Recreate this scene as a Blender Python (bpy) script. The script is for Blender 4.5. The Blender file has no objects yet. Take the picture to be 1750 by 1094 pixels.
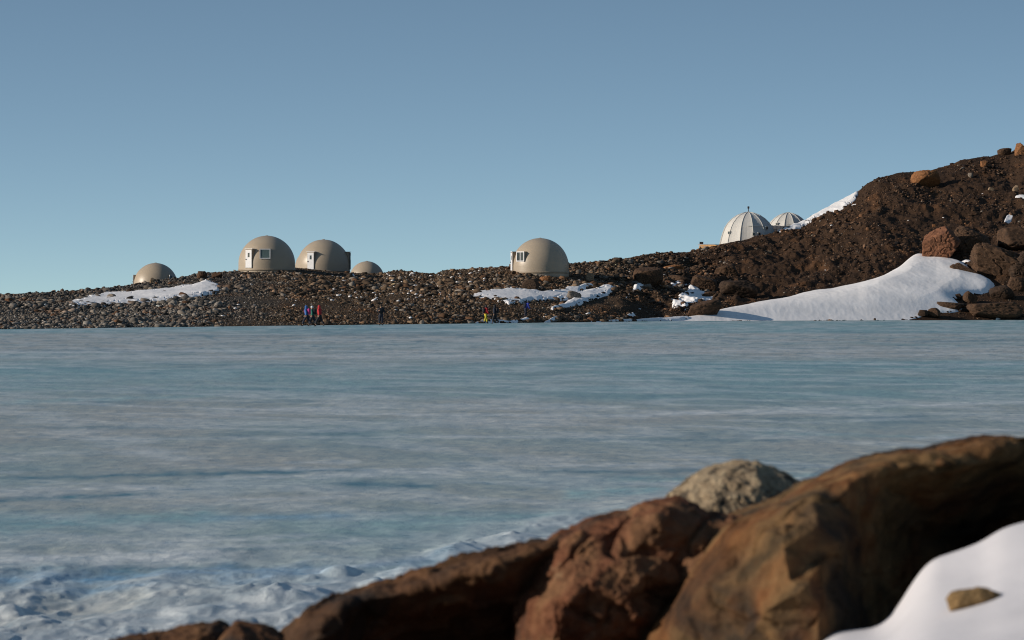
import bpy, bmesh, math, random
import numpy as np
from mathutils import Vector, Matrix

random.seed(7); rng = np.random.default_rng(7)
C = bpy.context.scene
col = C.collection
R = math.radians

# ------------------------------------------------------------------ camera, sky, sun, exposure
F = 6562.0          # focal length in photo pixels (135 mm on 36 mm)
H = 2.67            # camera height over the ice
HY = 508.0          # horizon row of the photo
cam = bpy.data.cameras.new('camera'); co = bpy.data.objects.new('camera', cam); col.objects.link(co)
co.location = (0, 0, H); co.rotation_euler = (R(90), 0, 0)
cam.lens = 135; cam.sensor_width = 36; cam.clip_start = 0.5; cam.clip_end = 60000
cam.shift_y = -39.0 / 1750
cam.dof.use_dof = True; cam.dof.focus_distance = 400; cam.dof.aperture_fstop = 8.5
C.camera = co

SUN_EL, SUN_AZ = R(18.5), R(-102)     # azimuth clockwise from +Y (away from the camera): from the left, a little in front
sd = Vector((math.sin(SUN_AZ) * math.cos(SUN_EL), math.cos(SUN_AZ) * math.cos(SUN_EL), math.sin(SUN_EL)))
sun = bpy.data.lights.new('sun', 'SUN'); sun.energy = 4.6; sun.angle = R(0.53); sun.color = (1.0, 0.90, 0.78)
so = bpy.data.objects.new('sun', sun); col.objects.link(so); so.rotation_euler = sd.to_track_quat('Z', 'Y').to_euler()

w = bpy.data.worlds.new('World'); C.world = w; w.use_nodes = True
nt = w.node_tree; bg = nt.nodes['Background']
sky = nt.nodes.new('ShaderNodeTexSky'); sky.sky_type = 'NISHITA'; sky.sun_disc = False
sky.sun_elevation = SUN_EL; sky.sun_rotation = SUN_AZ % (2 * math.pi)
sky.altitude = 300; sky.air_density = 1.0; sky.dust_density = 0.5; sky.ozone_density = 1.6
tc = nt.nodes.new('ShaderNodeTexCoord')
mp = nt.nodes.new('ShaderNodeMapping'); mp.vector_type = 'POINT'
mp.inputs['Location'].default_value = (0, 0, 0.13); mp.inputs['Scale'].default_value = (1, 1, 3.8)
nt.links.new(tc.outputs['Generated'], mp.inputs['Vector'])
nt.links.new(mp.outputs['Vector'], sky.inputs['Vector'])
tint = nt.nodes.new('ShaderNodeMix'); tint.data_type = 'RGBA'; tint.blend_type = 'MULTIPLY'
tint.inputs[0].default_value = 1.0; tint.inputs[7].default_value = (1.02, 1.03, 0.92, 1)
nt.links.new(sky.outputs[0], tint.inputs[6]); nt.links.new(tint.outputs[2], bg.inputs['Color'])
bg.inputs['Strength'].default_value = 0.15
C.view_settings.view_transform = 'Standard'; C.view_settings.look = 'None'
C.view_settings.exposure = 0.0; C.view_settings.gamma = 1.0
C.cycles.filter_width = 1.1
C.render.resolution_x = 1024; C.render.resolution_y = 640

# ------------------------------------------------------------------ numeric helpers
_perm = rng.permutation(256).astype(np.int64); _perm = np.concatenate([_perm, _perm, _perm])
_g = rng.normal(size=(256, 3)); _g /= np.linalg.norm(_g, axis=1)[:, None]
def noise3(x, y, z):
    x, y, z = np.broadcast_arrays(np.asarray(x, float), np.asarray(y, float), np.asarray(z, float))
    xi, yi, zi = np.floor(x).astype(np.int64), np.floor(y).astype(np.int64), np.floor(z).astype(np.int64)
    xf, yf, zf = x - xi, y - yi, z - zi
    fu = lambda t: t * t * t * (t * (t * 6 - 15) + 10)
    u, v, ww = fu(xf), fu(yf), fu(zf)
    xi &= 255; yi &= 255; zi &= 255
    def gr(a, b, c):
        h = _perm[_perm[_perm[(xi + a) & 255] + ((yi + b) & 255)] + ((zi + c) & 255)]
        gg = _g[h]
        return gg[..., 0] * (xf - a) + gg[..., 1] * (yf - b) + gg[..., 2] * (zf - c)
    l = lambda t, a, b: a + t * (b - a)
    return 1.6 * l(ww, l(v, l(u, gr(0, 0, 0), gr(1, 0, 0)), l(u, gr(0, 1, 0), gr(1, 1, 0))),
                   l(v, l(u, gr(0, 0, 1), gr(1, 0, 1)), l(u, gr(0, 1, 1), gr(1, 1, 1))))
def fbm(x, y, z=0.0, o=4, ridge=False, gain=0.5):
    s = 0; a = 1; f = 1; t = 0
    for i in range(o):
        n = noise3(np.asarray(x) * f + 17.3 * i, np.asarray(y) * f + 5.1 * i, np.asarray(z) * f + 3.7 * i)
        s = s + a * ((1 - 2 * np.abs(n)) if ridge else n); t += a; a *= gain; f *= 2.03
    return s / t
def interp(x, pts):
    a = np.array(pts, float); return np.interp(x, a[:, 0], a[:, 1])
def sstep(a, b, x):
    t = np.clip((np.asarray(x, float) - a) / (b - a), 0, 1); return t * t * (3 - 2 * t)
def seg_dist(px, py, poly):
    """signed distance to a polygon, positive inside"""
    px = np.asarray(px, float); py = np.asarray(py, float)
    n = len(poly); d = np.full(px.shape, 1e9); ins = np.zeros(px.shape, bool)
    for i in range(n):
        x0, y0 = poly[i]; x1, y1 = poly[(i + 1) % n]
        dx, dy = x1 - x0, y1 - y0
        t = np.clip(((px - x0) * dx + (py - y0) * dy) / (dx * dx + dy * dy + 1e-9), 0, 1)
        d = np.minimum(d, np.hypot(px - x0 - t * dx, py - y0 - t * dy))
        c = (y0 > py) != (y1 > py)
        ins ^= c & (px < (x1 - x0) * (py - y0) / ((y1 - y0) if y1 != y0 else 1e-9) + x0)
    return np.where(ins, d, -d)

# ------------------------------------------------------------------ object helpers
def tag(o, label=None, cat=None, group=None, kind=None):
    if label: o['label'] = label
    if cat: o['category'] = cat
    if group: o['group'] = group
    if kind: o['kind'] = kind
    return o
def empty(name, loc=(0, 0, 0), rz=0, label=None, cat=None, group=None):
    o = bpy.data.objects.new(name, None); col.objects.link(o); o.location = loc; o.rotation_euler = (0, 0, rz)
    o.empty_display_size = 0.3
    return tag(o, label, cat, group)
def link(name, me, mat=None, parent=None, smooth=False):
    o = bpy.data.objects.new(name, me); col.objects.link(o)
    if mat: me.materials.append(mat)
    if parent: o.parent = parent
    if smooth: me.polygons.foreach_set('use_smooth', np.ones(len(me.polygons), bool))
    return o
def np_mesh(name, V, Q):
    V = np.ascontiguousarray(V, np.float32); Q = np.ascontiguousarray(Q, np.int32)
    me = bpy.data.meshes.new(name); me.vertices.add(len(V)); me.vertices.foreach_set('co', V.ravel())
    k = Q.shape[1]; me.loops.add(Q.size); me.loops.foreach_set('vertex_index', Q.ravel())
    me.polygons.add(len(Q)); me.polygons.foreach_set('loop_start', np.arange(0, Q.size, k, dtype=np.int32))
    me.polygons.foreach_set('loop_total', np.full(len(Q), k, np.int32))
    me.update(calc_edges=True); me.validate(); return me
def attr(me, name, vals):
    vals = np.asarray(vals, np.float32)
    if vals.ndim == 1:
        a = me.attributes.new(name, 'FLOAT', 'POINT'); a.data.foreach_set('value', vals)
    else:
        a = me.attributes.new(name, 'FLOAT_COLOR', 'POINT')
        a.data.foreach_set('color', np.concatenate([vals, np.ones((len(vals), 1), np.float32)], 1).ravel())
def grid_quads(nr, nc, keep=None):
    i = np.arange(nr - 1)[:, None] * nc + np.arange(nc - 1)[None, :]
    q = np.stack([i, i + 1, i + nc + 1, i + nc], -1).reshape(-1, 4)
    return q if keep is None else q[keep.ravel()]
class MB:
    def __init__(s): s.bm = bmesh.new()
    def box(s, c, size, rz=0, bev=0.0, m=None):
        r = bmesh.ops.create_cube(s.bm, size=1)
        M = Matrix.Translation(c) @ Matrix.Rotation(rz, 4, 'Z') @ Matrix.Diagonal((*size, 1))
        if m: M = m @ M
        bmesh.ops.transform(s.bm, matrix=M, verts=r['verts'])
        if bev: bmesh.ops.bevel(s.bm, geom=list({e for v in r['verts'] for e in v.link_edges}), offset=bev, segments=2, affect='EDGES')
        return s
    def tube(s, pts, rad, n=10):
        pts = [Vector(p) for p in pts]; rings = []
        for i, p in enumerate(pts):
            d = (pts[min(i + 1, len(pts) - 1)] - pts[max(i - 1, 0)]).normalized()
            a = d.orthogonal().normalized() if i == 0 else (a - d * a.dot(d)).normalized()
            b = d.cross(a); r = rad[i] if isinstance(rad, (list, tuple)) else rad
            rings.append([s.bm.verts.new(p + (a * math.cos(2 * math.pi * k / n) + b * math.sin(2 * math.pi * k / n)) * r) for k in range(n)])
        for q0, q1 in zip(rings, rings[1:]):
            for k in range(n): s.bm.faces.new((q0[k], q0[(k + 1) % n], q1[(k + 1) % n], q1[k]))
        s.bm.faces.new(rings[0][::-1]); s.bm.faces.new(rings[-1]); return s
    def lathe(s, prof, n=64, off=0.0, cap=True):
        rings = []
        for r, z in prof:
            if r < 1e-4: rings.append([s.bm.verts.new((0, 0, z))])
            else: rings.append([s.bm.verts.new((r * math.cos(2 * math.pi * (k + off) / n), r * math.sin(2 * math.pi * (k + off) / n), z)) for k in range(n)])
        for a, b in zip(rings, rings[1:]):
            for k in range(n):
                k1 = (k + 1) % n
                if len(a) == 1: s.bm.faces.new((a[0], b[k], b[k1]))
                elif len(b) == 1: s.bm.faces.new((a[k], a[k1], b[0]))
                else: s.bm.faces.new((a[k], a[k1], b[k1], b[k]))
        return s
    def build(s, name, mat, parent=None, smooth=False):
        bmesh.ops.recalc_face_normals(s.bm, faces=s.bm.faces)
        me = bpy.data.meshes.new(name); s.bm.to_mesh(me); s.bm.free()
        return link(name, me, mat, parent, smooth)

# ------------------------------------------------------------------ materials
def newmat(name):
    m = bpy.data.materials.new(name); m.use_nodes = True
    return m, m.node_tree, m.node_tree.nodes['Principled BSDF']
def N(t, kind, **kw):
    n = t.nodes.new(kind)
    for k, v in kw.items():
        if k in n.inputs: n.inputs[k].default_value = v
        else: setattr(n, k, v)
    return n
def ramp(t, stops, fac):
    r = t.nodes.new('ShaderNodeValToRGB'); e = r.color_ramp.elements
    while len(e) < len(stops): e.new(0.5)
    for el, (p, c) in zip(e, stops): el.position = p; el.color = (*c, 1) if len(c) == 3 else c
    t.links.new(fac, r.inputs[0]); return r
def coords(t, scale=(1, 1, 1)):
    c = t.nodes.new('ShaderNodeTexCoord'); m = t.nodes.new('ShaderNodeMapping'); m.inputs['Scale'].default_value = scale
    t.links.new(c.outputs['Object'], m.inputs[0]); return m.outputs[0]
def mixc(t, a, b, fac, mode='MIX'):
    n = t.nodes.new('ShaderNodeMix'); n.data_type = 'RGBA'; n.blend_type = mode
    for s, v in ((0, fac), (6, a), (7, b)):
        if hasattr(v, 'is_linked'): t.links.new(v, n.inputs[s])
        else: n.inputs[s].default_value = v if s == 0 else (*v, 1)
    return n.outputs[2]
def paint(name, c, rough=0.5, var=0.12, scale=2.0, metal=0, bump=0.0):
    m, t, b = newmat(name)
    v = coords(t); n = N(t, 'ShaderNodeTexNoise', Scale=scale, Detail=5.0, Roughness=0.6); t.links.new(v, n.inputs['Vector'])
    r = ramp(t, [(0.3, tuple(x * (1 - var) for x in c)), (0.7, tuple(min(1, x * (1 + var)) for x in c))], n.outputs[0])
    t.links.new(r.outputs[0], b.inputs['Base Color']); b.inputs['Roughness'].default_value = rough; b.inputs['Metallic'].default_value = metal
    if bump:
        bp = N(t, 'ShaderNodeBump', Strength=bump, Distance=0.02); t.links.new(n.outputs[0], bp.inputs['Height']); t.links.new(bp.outputs[0], b.inputs['Normal'])
    return m
def attr_mat(name, aname, rough=0.9, nscale=3.0, var=0.35, bump=0.4, bdist=0.05, spec=0.2):
    m, t, b = newmat(name)
    a = N(t, 'ShaderNodeAttribute', attribute_name=aname)
    v = coords(t); n = N(t, 'ShaderNodeTexNoise', Scale=nscale, Detail=8.0, Roughness=0.65); t.links.new(v, n.inputs['Vector'])
    r = ramp(t, [(0.3, (1 - var,) * 3), (0.7, (1 + var,) * 3)], n.outputs[0])
    cc = mixc(t, a.outputs['Color'], r.outputs[0], 1.0, 'MULTIPLY')
    t.links.new(cc, b.inputs['Base Color']); b.inputs['Roughness'].default_value = rough
    b.inputs['Specular IOR Level'].default_value = spec
    bp = N(t, 'ShaderNodeBump', Strength=bump, Distance=bdist); t.links.new(n.outputs[0], bp.inputs['Height']); t.links.new(bp.outputs[0], b.inputs['Normal'])
    return m
def rock_mat(name, cols, scale=1.0, rough=0.85, bump=0.6, bdist=0.03, spec=0.25, speck=None):
    m, t, b = newmat(name)
    v = coords(t)
    n1 = N(t, 'ShaderNodeTexNoise', Scale=1.3 * scale, Detail=8.0, Roughness=0.62, Distortion=0.7)
    n2 = N(t, 'ShaderNodeTexNoise', Scale=9.0 * scale, Detail=6.0, Roughness=0.7)
    for n in (n1, n2): t.links.new(v, n.inputs['Vector'])
    k = len(cols)
    r = ramp(t, [(0.3 + 0.4 * i / (k - 1), c) for i, c in enumerate(cols)], n1.outputs[0])
    r2 = ramp(t, [(0.35, (0.55, 0.55, 0.55)), (0.65, (1.35, 1.3, 1.25))], n2.outputs[0])
    c = mixc(t, r.outputs[0], r2.outputs[0], 1.0, 'MULTIPLY')
    if speck:
        vo = N(t, 'ShaderNodeTexVoronoi', Scale=speck[0]); t.links.new(v, vo.inputs['Vector'])
        nn = N(t, 'ShaderNodeTexNoise', Scale=speck[0] * 0.5, Detail=4.0, Roughness=0.7); t.links.new(v, nn.inputs['Vector'])
        rr = ramp(t, [(0.42, (0, 0, 0)), (0.55, (1, 1, 1))], nn.outputs[0])
        c = mixc(t, c, speck[1], rr.outputs[0])
    t.links.new(c, b.inputs['Base Color']); b.inputs['Roughness'].default_value = rough
    b.inputs['Specular IOR Level'].default_value = spec
    bp = N(t, 'ShaderNodeBump', Strength=bump, Distance=bdist); t.links.new(n2.outputs[0], bp.inputs['Height']); t.links.new(bp.outputs[0], b.inputs['Normal'])
    return m
def snow_mat(name, c=(0.80, 0.80, 0.83), scale=1.0, bd=0.05):
    m, t, b = newmat(name); v = coords(t, (1, 0.6, 1))
    n = N(t, 'ShaderNodeTexNoise', Scale=0.8 * scale, Detail=8.0, Roughness=0.6); t.links.new(v, n.inputs['Vector'])
    r = ramp(t, [(0.3, tuple(x * 0.86 for x in c)), (0.7, c)], n.outputs[0]); t.links.new(r.outputs[0], b.inputs['Base Color'])
    b.inputs['Roughness'].default_value = 0.75
    b.inputs['Specular IOR Level'].default_value = 0.25
    bp = N(t, 'ShaderNodeBump', Strength=0.5, Distance=bd); t.links.new(n.outputs[0], bp.inputs['Height']); t.links.new(bp.outputs[0], b.inputs['Normal'])
    return m

M = {}
M['shell'] = paint('tan_shell_paint', (0.365, 0.297, 0.218), 0.42, 0.05, 0.7, bump=0.12)
M['porch'] = paint('tan_porch_paint', (0.30, 0.235, 0.165), 0.5, 0.06, 1.5)
M['white'] = paint('white_door_paint', (0.66, 0.66, 0.67), 0.45, 0.04, 2.0)
M['glass'] = paint('dark_window_glass', (0.02, 0.03, 0.035), 0.08, 0.2, 1.0)
M['blind'] = paint('grey_green_blind', (0.10, 0.15, 0.15), 0.4, 0.2, 6.0)
M['dark'] = paint('dark_metal', (0.03, 0.03, 0.035), 0.5, 0.2, 3.0)
M['tent'] = paint('white_tent_fabric', (0.52, 0.50, 0.465), 0.7, 0.05, 1.5, bump=0.1)
M['seam'] = paint('grey_tent_seam', (0.48, 0.465, 0.43), 0.7, 0.06, 2.0)
M['wood'] = paint('yellow_timber', (0.50, 0.25, 0.06), 0.6, 0.3, 6.0)
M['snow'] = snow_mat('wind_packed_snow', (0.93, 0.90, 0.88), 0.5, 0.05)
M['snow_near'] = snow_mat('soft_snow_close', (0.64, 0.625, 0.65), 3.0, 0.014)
M['terrain'] = attr_mat('stony_soil', 'ground_colour', 0.95, 4.0, 0.45, 0.7, 0.15, 0.1)
M['rubble'] = attr_mat('loose_stone', 'stone_colour', 0.85, 2.5, 0.3, 0.3, 0.03, 0.2)

# ------------------------------------------------------------------ the far hill
SHORE = [(-400, 564.5), (0, 563), (400, 558), (650, 555), (900, 552), (1130, 549), (1450, 548), (1750, 547), (2150, 547)]
CREST_Y = [(-400, 509), (-100, 507), (0, 505), (60, 501), (120, 497.5), (180, 493), (225, 487), (260, 481), (300, 476), (345, 468), (400, 464),
           (450, 459), (505, 458), (540, 461), (570, 464), (600, 466), (650, 468), (672, 463), (690, 463), (745, 468), (760, 462), (800, 460),
           (870, 455), (975, 451), (1040, 446), (1100, 438), (1180, 432), (1230, 420), (1280, 410), (1330, 398), (1345, 391), (1375, 381),
           (1400, 367.5), (1440, 346), (1466, 331), (1482, 317), (1502, 306), (1550, 297.5), (1600, 290), (1640, 277), (1700, 267),
           (1725, 261), (1750, 251), (1800, 238), (1900, 222), (2150, 214)]
CREST_D = [(-400, 350), (0, 380), (266, 425), (450, 453), (560, 455), (650, 456), (780, 452), (900, 455), (1040, 470), (1180, 500), (1280, 520), (1450, 545), (1750, 575), (2150, 600)]
GP = 0.85
def shore_y(u): return interp(u, SHORE)
def shore_d(u): return F * H / (shore_y(u) - HY)
DRIFT = [(1040, 552), (1085, 549.2), (1140, 546.5), (1200, 540), (1300, 522), (1400, 501), (1450, 492), (1500, 479), (1540, 460), (1572, 432), (1580, 442), (1594, 440), (1616, 423), (1624, 428), (1616, 446), (1640, 452), (1660, 466), (1700, 487), (1690, 499), (1668, 500), (1650, 503), (1625, 515), (1648, 527), (1640, 533), (1600, 534), (1570, 543), (1545, 549), (1300, 552)]
def relief(X, Y, u, t):
    r = 1.1 * (fbm(X * 0.16, Y * 0.10, 51.0, 4, ridge=True) - 0.35) * sstep(990, 1100, u) * (1 - 0.55 * sstep(1380, 1480, u))
    return r * (1 - sstep(-14, -1, seg_dist(u, y_of(u, t), DRIFT)))
def hill_noise(X, Y, u, t):
    right = sstep(1000, 1400, u)
    n = fbm(X * 0.12, Y * 0.07, 1.0, 5) * (0.35 + 1.1 * right) + fbm(X * 0.5, Y * 0.25, 3.0, 4, ridge=True) * (0.10 + 0.36 * right)
    return n * (1 - 0.85 * sstep(-6, 0, seg_dist(u, y_of(u, t), DRIFT))) + relief(X, Y, u, t)
def hill_base(u, t):
    """smooth hill surface: u photo column, t 0 at the shore .. 1 at the crest .. 1.6 behind"""
    u = np.asarray(u, float); t = np.asarray(t, float)
    S = shore_d(u); D = interp(u, CREST_D); Sy = shore_y(u) + 0.8; T = interp(u, CREST_Y)
    tc_ = np.clip(t, 0, 1)
    Y = S + (D - S) * t
    yy = Sy + (T - Sy) * tc_ ** GP
    Yc = np.minimum(Y, D)
    z = H - (yy - HY) * Yc / F
    over = np.clip(t - 1, 0, 9)
    z = z - 1.2 * np.clip(over - 0.9, 0, 9) ** 1 * 8
    z = np.where(t < 0, -0.3 + 0 * z, z)
    X = (u - 875) * Y / F
    return X, Y, z
def hill(u, t, fine=True):
    X, Y, z = hill_base(u, t)
    fade = sstep(0.02, 0.2, t) * (1 - 0.65 * sstep(0.85, 1.0, t))
    if fine: z = z + hill_noise(X, Y, u, t) * fade
    else: z = z + (relief(X, Y, u, t) + fbm(X * 0.12, Y * 0.07, 1.0, 2) * (0.25 + 0.6 * sstep(1000, 1400, u)) * (1 - 0.6 * sstep(-6, 0, seg_dist(u, y_of(u, t), DRIFT)))) * fade
    return X, Y, z
def t_of(u, y):
    u = np.asarray(u, float); Sy = shore_y(u) + 0.8; T = interp(u, CREST_Y)
    return np.clip((y - Sy) / (T - Sy), 0, 1) ** (1 / GP)
def y_of(u, t):
    Sy = shore_y(u) + 0.8; T = interp(u, CREST_Y); return Sy + (T - Sy) * np.clip(t, 0, 1) ** GP
def ground_col(u, t, X, Y):
    """soil and bedrock tones: grey left, brown in the middle, dark umber right"""
    g = np.array([0.060, 0.052, 0.044]); b = np.array([0.074, 0.049, 0.030]); d = np.array([0.046, 0.026, 0.015])
    n = fbm(X * 0.09, Y * 0.05, 8.0, 4)
    m = (fbm(X * 0.25, Y * 0.12, 12.0, 4) + 1) / 2
    g = g + np.array([0.05, 0.046, 0.04]) * (sstep(0.75, 0.2, t) * sstep(480, 250, u))[:, None]
    k1 = sstep(330, 520, u + 200 * n); k2 = sstep(1000, 1260, u + 120 * n)
    c = g + (b - g) * k1[:, None]; c = c + (d - c) * k2[:, None]
    rust = sstep(0.56, 0.72, m)[:, None]; c = c * (1 - rust) + np.array([0.10, 0.048, 0.022]) * rust * 0.6 + c * rust * 0.4
    return c * (0.75 + 0.5 * m)[:, None]

us = np.arange(-420, 2160, 1.7)
ts = np.concatenate([[-0.3, -0.05], np.linspace(0, 1, 210), np.linspace(1.01, 2.4, 40)])
U, Tt = np.meshgrid(us, ts)
X, Y, Z = hill(U.ravel(), Tt.ravel())
me = np_mesh('hill', np.stack([X, Y, Z], 1), grid_quads(len(ts), len(us)))
attr(me, 'ground_colour', ground_col(U.ravel(), Tt.ravel(), X, Y))
o = link('hill', me, M['terrain'], smooth=True); tag(o, kind='structure')

# ------------------------------------------------------------------ snow patches on the hill
PATCHES = [
    ('snow_patch', 0.30, 2.6, [(108, 522), (150, 509), (182, 501), (222, 500), (250, 497), (290, 493), (330, 487), (352, 480), (374, 487), (376, 503), (345, 511), (300, 515), (230, 521), (160, 527), (120, 527)]),
    ('snow_patch', 0.30, 2.6, [(800, 508), (830, 498), (880, 493), (925, 498), (962, 495), (1005, 485), (1018, 489), (992, 499), (1042, 488), (1058, 491), (1040, 505), (1000, 519), (945, 532), (938, 528), (978, 512), (920, 514), (870, 522), (850, 516)]),
    ('snow_patch', 0.30, 2.0, [(1066, 514), (1092, 489), (1110, 479), (1116, 492), (1090, 503)]),
    ('snow_patch', 0.30, 1.5, [(1138, 488), (1182, 488), (1180, 494), (1150, 496)]),
    ('snow_patch', 0.30, 2.2, [(1148, 520), (1185, 490), (1198, 499), (1220, 505), (1232, 498), (1228, 506), (1195, 520), (1172, 531), (1153, 531)]),
    ('snow_patch', 0.25, 1.5, [(812, 553), (838, 547), (872, 550), (900, 544), (914, 549), (880, 553.5)]),
    ('snow_patch', 0.30, 1.0, [(930, 552), (948, 543), (957, 545), (942, 552)]),
    ('snow_patch', 0.30, 1.0, [(1068, 541), (1082, 537), (1088, 543)]),
    ('snow_patch', 0.25, 1.2, [(1403, 448), (1420, 449), (1437, 450), (1432, 456), (1408, 455)]),
    ('snow_patch', 0.25, 1.0, [(1436, 395), (1476, 393), (1470, 399), (1440, 399)]),
    ('snow_patch', 0.25, 1.0, [(1730, 336), (1765, 334), (1765, 342), (1735, 340)]),
    ('snow_patch', 0.25, 1.6, [(1640, 452), (1662, 446), (1664, 455), (1680, 466), (1672, 468)]),
    ('snow_patch', 0.25, 1.0, [(1718, 372), (1736, 366), (1732, 376), (1716, 381)]),
    ('snow_patch', 0.30, 1.4, [(1700, 531), (1722, 527), (1716, 545), (1702, 546)]),
    ('snow_patch', 0.30, 1.2, [(1000, 551.5), (1060, 548.5), (1130, 545), (1175, 542), (1180, 546), (1120, 551.5)]),
    ('snow_strip', 0.35, 1.8, [(1322, 400), (1345, 389), (1375, 378), (1400, 363), (1440, 342), (1470, 324), (1462, 343), (1445, 358), (1415, 370), (1400, 375), (1365, 390), (1340, 396)]),
    ('snow_strip', 0.25, 1.2, [(1440, 357), (1468, 345), (1464, 353), (1442, 360)]),
    ('snow_drift', 0.75, 1.4, DRIFT),
]
def snow_sd(u, y):
    d = np.full(np.shape(u), -1e9)
    for _, _, _, p in PATCHES: d = np.maximum(d, seg_dist(u, y, p))
    return d
for nm, th, rag, poly in PATCHES:
    P = np.array(poly); x0, y0 = P.min(0) - 5; x1, y1 = P.max(0) + 5
    big = nm == 'snow_drift'
    uu = np.arange(x0, x1, 1.3 if big else 0.9)
    yy = np.arange(y1, y0, -0.8 if big else -0.45)
    UU, YY = np.meshgrid(uu, yy); sh = UU.shape; uf, yf = UU.ravel(), YY.ravel()
    t = t_of(uf, yf)
    extra = np.zeros_like(t)
    X, Y, Z = hill(uf, t, fine=False)
    sd_ = seg_dist(uf, yf, poly) + rag * 3.2 * fbm(uf * 0.10, yf * 0.35, 5.0, 5, gain=0.65) * 1.6
    lim = 22.0 if big else 4.0
    sdr = seg_dist(uf, yf, poly) + rag * 1.2 * fbm(uf * 0.05, yf * 0.12, 5.0, 2)
    if big: sd_ = seg_dist(uf, yf, poly) + 2.2 * fbm(uf * 0.06, yf * 0.2, 5.0, 4)
    tk = np.clip(np.minimum(sdr, sd_ + 1.5) / lim, -1, 1)
    if big:
        g2 = np.clip(sdr / lim, -1, 1).reshape(sh); kk = np.hanning(31); kk /= kk.sum()
        g2 = np.apply_along_axis(lambda r_: np.convolve(np.pad(r_, 15, mode='edge'), kk, 'valid'), 1, g2)
        g2 = np.apply_along_axis(lambda r_: np.convolve(np.pad(r_, 15, mode='edge'), kk, 'valid'), 0, g2)
        tk = np.minimum(g2.ravel() * 1.15, tk + 0.25)
    thick = th * tk
    thick = np.where(thick > 0, th * np.sqrt(np.clip(thick / th, 0, 1)), thick * 3.0)
    Xf, Yf, Zf = hill(uf, t)
    Zs = Z + (0.3 * sstep(0, 0.08, t) if big else 0.06) + np.where(thick > 0, thick * (sstep(-0.01, 0.1, t) if big else 1), thick) + fbm(X * 0.25, Y * 0.1, 2.0, 2) * 0.05 + (fbm(X * 0.9, Y * 0.35, 6.0, 4, ridge=True) - 0.6) * 0.025
    if big: Zs = np.maximum(Zs, 0.02 + 0 * Zs)
    keep = (sd_.reshape(sh) > -2.2)
    kq = keep[:-1, :-1] & keep[1:, :-1] & keep[:-1, 1:] & keep[1:, 1:]
    if kq.sum() < 4: continue
    me = np_mesh(nm, np.stack([X, Y, Zs], 1), grid_quads(sh[0], sh[1], kq))
    bm = bmesh.new(); bm.from_mesh(me); bmesh.ops.delete(bm, geom=[v for v in bm.verts if not v.link_faces], context='VERTS'); bm.to_mesh(me); bm.free()
    tag(link(nm, me, M['snow'], smooth=True), kind='structure')

# ------------------------------------------------------------------ stones
def ico(sub):
    bm = bmesh.new(); bmesh.ops.create_icosphere(bm, subdivisions=sub, radius=1)
    V = np.array([v.co[:] for v in bm.verts]); Fc = np.array([[v.index for v in f.verts] for f in bm.faces]); bm.free(); return V, Fc
ICO = {k: ico(k) for k in (1, 2, 3, 4, 5, 6)}
def facet(V, n=9, r=None, soft=0.0, blocky=False):
    r = r or rng
    nn = r.normal(size=(n, 3)); nn /= np.linalg.norm(nn, axis=1)[:, None]
    if blocky:
        ax = np.array([[1, 0, 0], [-1, 0, 0], [0, 1, 0], [0, -1, 0], [0, 0, 1], [0, 0, -1]], float) + r.normal(0, 0.22, (6, 3)); ax /= np.linalg.norm(ax, axis=1)[:, None]
        nn = np.concatenate([ax, nn[:max(2, n // 2)]]); n = len(nn)
    a = r.uniform(0.6, 0.95, n)
    d = V @ nn.T
    rad = np.where(d > 0.08, a / np.maximum(d, 0.08), 9.0)
    if soft: rr = -np.log(np.exp(-rad / soft).sum(1) + math.exp(-1.05 / soft)) * soft
    else: rr = np.minimum(rad.min(1), 1.1)
    return V * rr[:, None]
PROTO = {1: [facet(ICO[1][0], 7) * rng.uniform(0.75, 1.15, (12, 1)) for _ in range(60)], 2: [facet(ICO[2][0], 8, blocky=True) for _ in range(40)]}
def scatter_geo(pos, size, colr, flat=0.65, sub=1):
    n = len(pos); Fc = ICO[sub][1]; protos = PROTO[sub]; nv = len(protos[0])
    ks = rng.integers(0, len(protos), n); Vp = np.stack(protos)[ks]
    sc = size[:, None] * np.stack([rng.uniform(0.8, 1.5, n), rng.uniform(0.7, 1.2, n), rng.uniform(flat * 0.7, flat * 1.2, n)], 1)
    Vp = Vp * sc[:, None, :]
    a = rng.uniform(0, 2 * np.pi, n); tl = rng.normal(0, 0.25, n)
    x, y, z = Vp[..., 0], Vp[..., 1], Vp[..., 2]
    x, z = x * np.cos(tl)[:, None] - z * np.sin(tl)[:, None], x * np.sin(tl)[:, None] + z * np.cos(tl)[:, None]
    x, y = x * np.cos(a)[:, None] - y * np.sin(a)[:, None], x * np.sin(a)[:, None] + y * np.cos(a)[:, None]
    V = np.stack([x, y, z], -1) + pos[:, None, :]
    Q = Fc[None] + (np.arange(n) * nv)[:, None, None]
    return V.reshape(-1, 3), Q.reshape(-1, 3), np.repeat(colr, nv, 0)
def scatter_mesh(name, parts):
    Vs, Qs, Cs, o_ = [], [], [], 0
    for V, Q, c in parts: Vs.append(V); Qs.append(Q + o_); Cs.append(c); o_ += len(V)
    me = np_mesh(name, np.concatenate(Vs), np.concatenate(Qs)); attr(me, 'stone_colour', np.concatenate(Cs)); return me
def stone_cols(u, t, X, Y):
    n = len(u); c = ground_col(u, t, X, Y)
    k = rng.random(n); c = c * rng.lognormal(0.05, 0.62, n)[:, None]
    left = 1 - sstep(950, 1350, u)
    pale = (k < 0.03 + 0.10 * left + 0.14 * (1 - sstep(330, 560, u)))[:, None]; c = np.where(pale, np.array([0.155, 0.13, 0.105]) * rng.uniform(0.6, 1.6, n)[:, None], c)
    rust = ((k > 0.955))[:, None]; c = np.where(rust, np.array([0.12, 0.06, 0.03]) * rng.uniform(0.6, 1.3, n)[:, None], c)
    return np.clip(c, 0.008, 0.5)
NR = 150000
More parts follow.
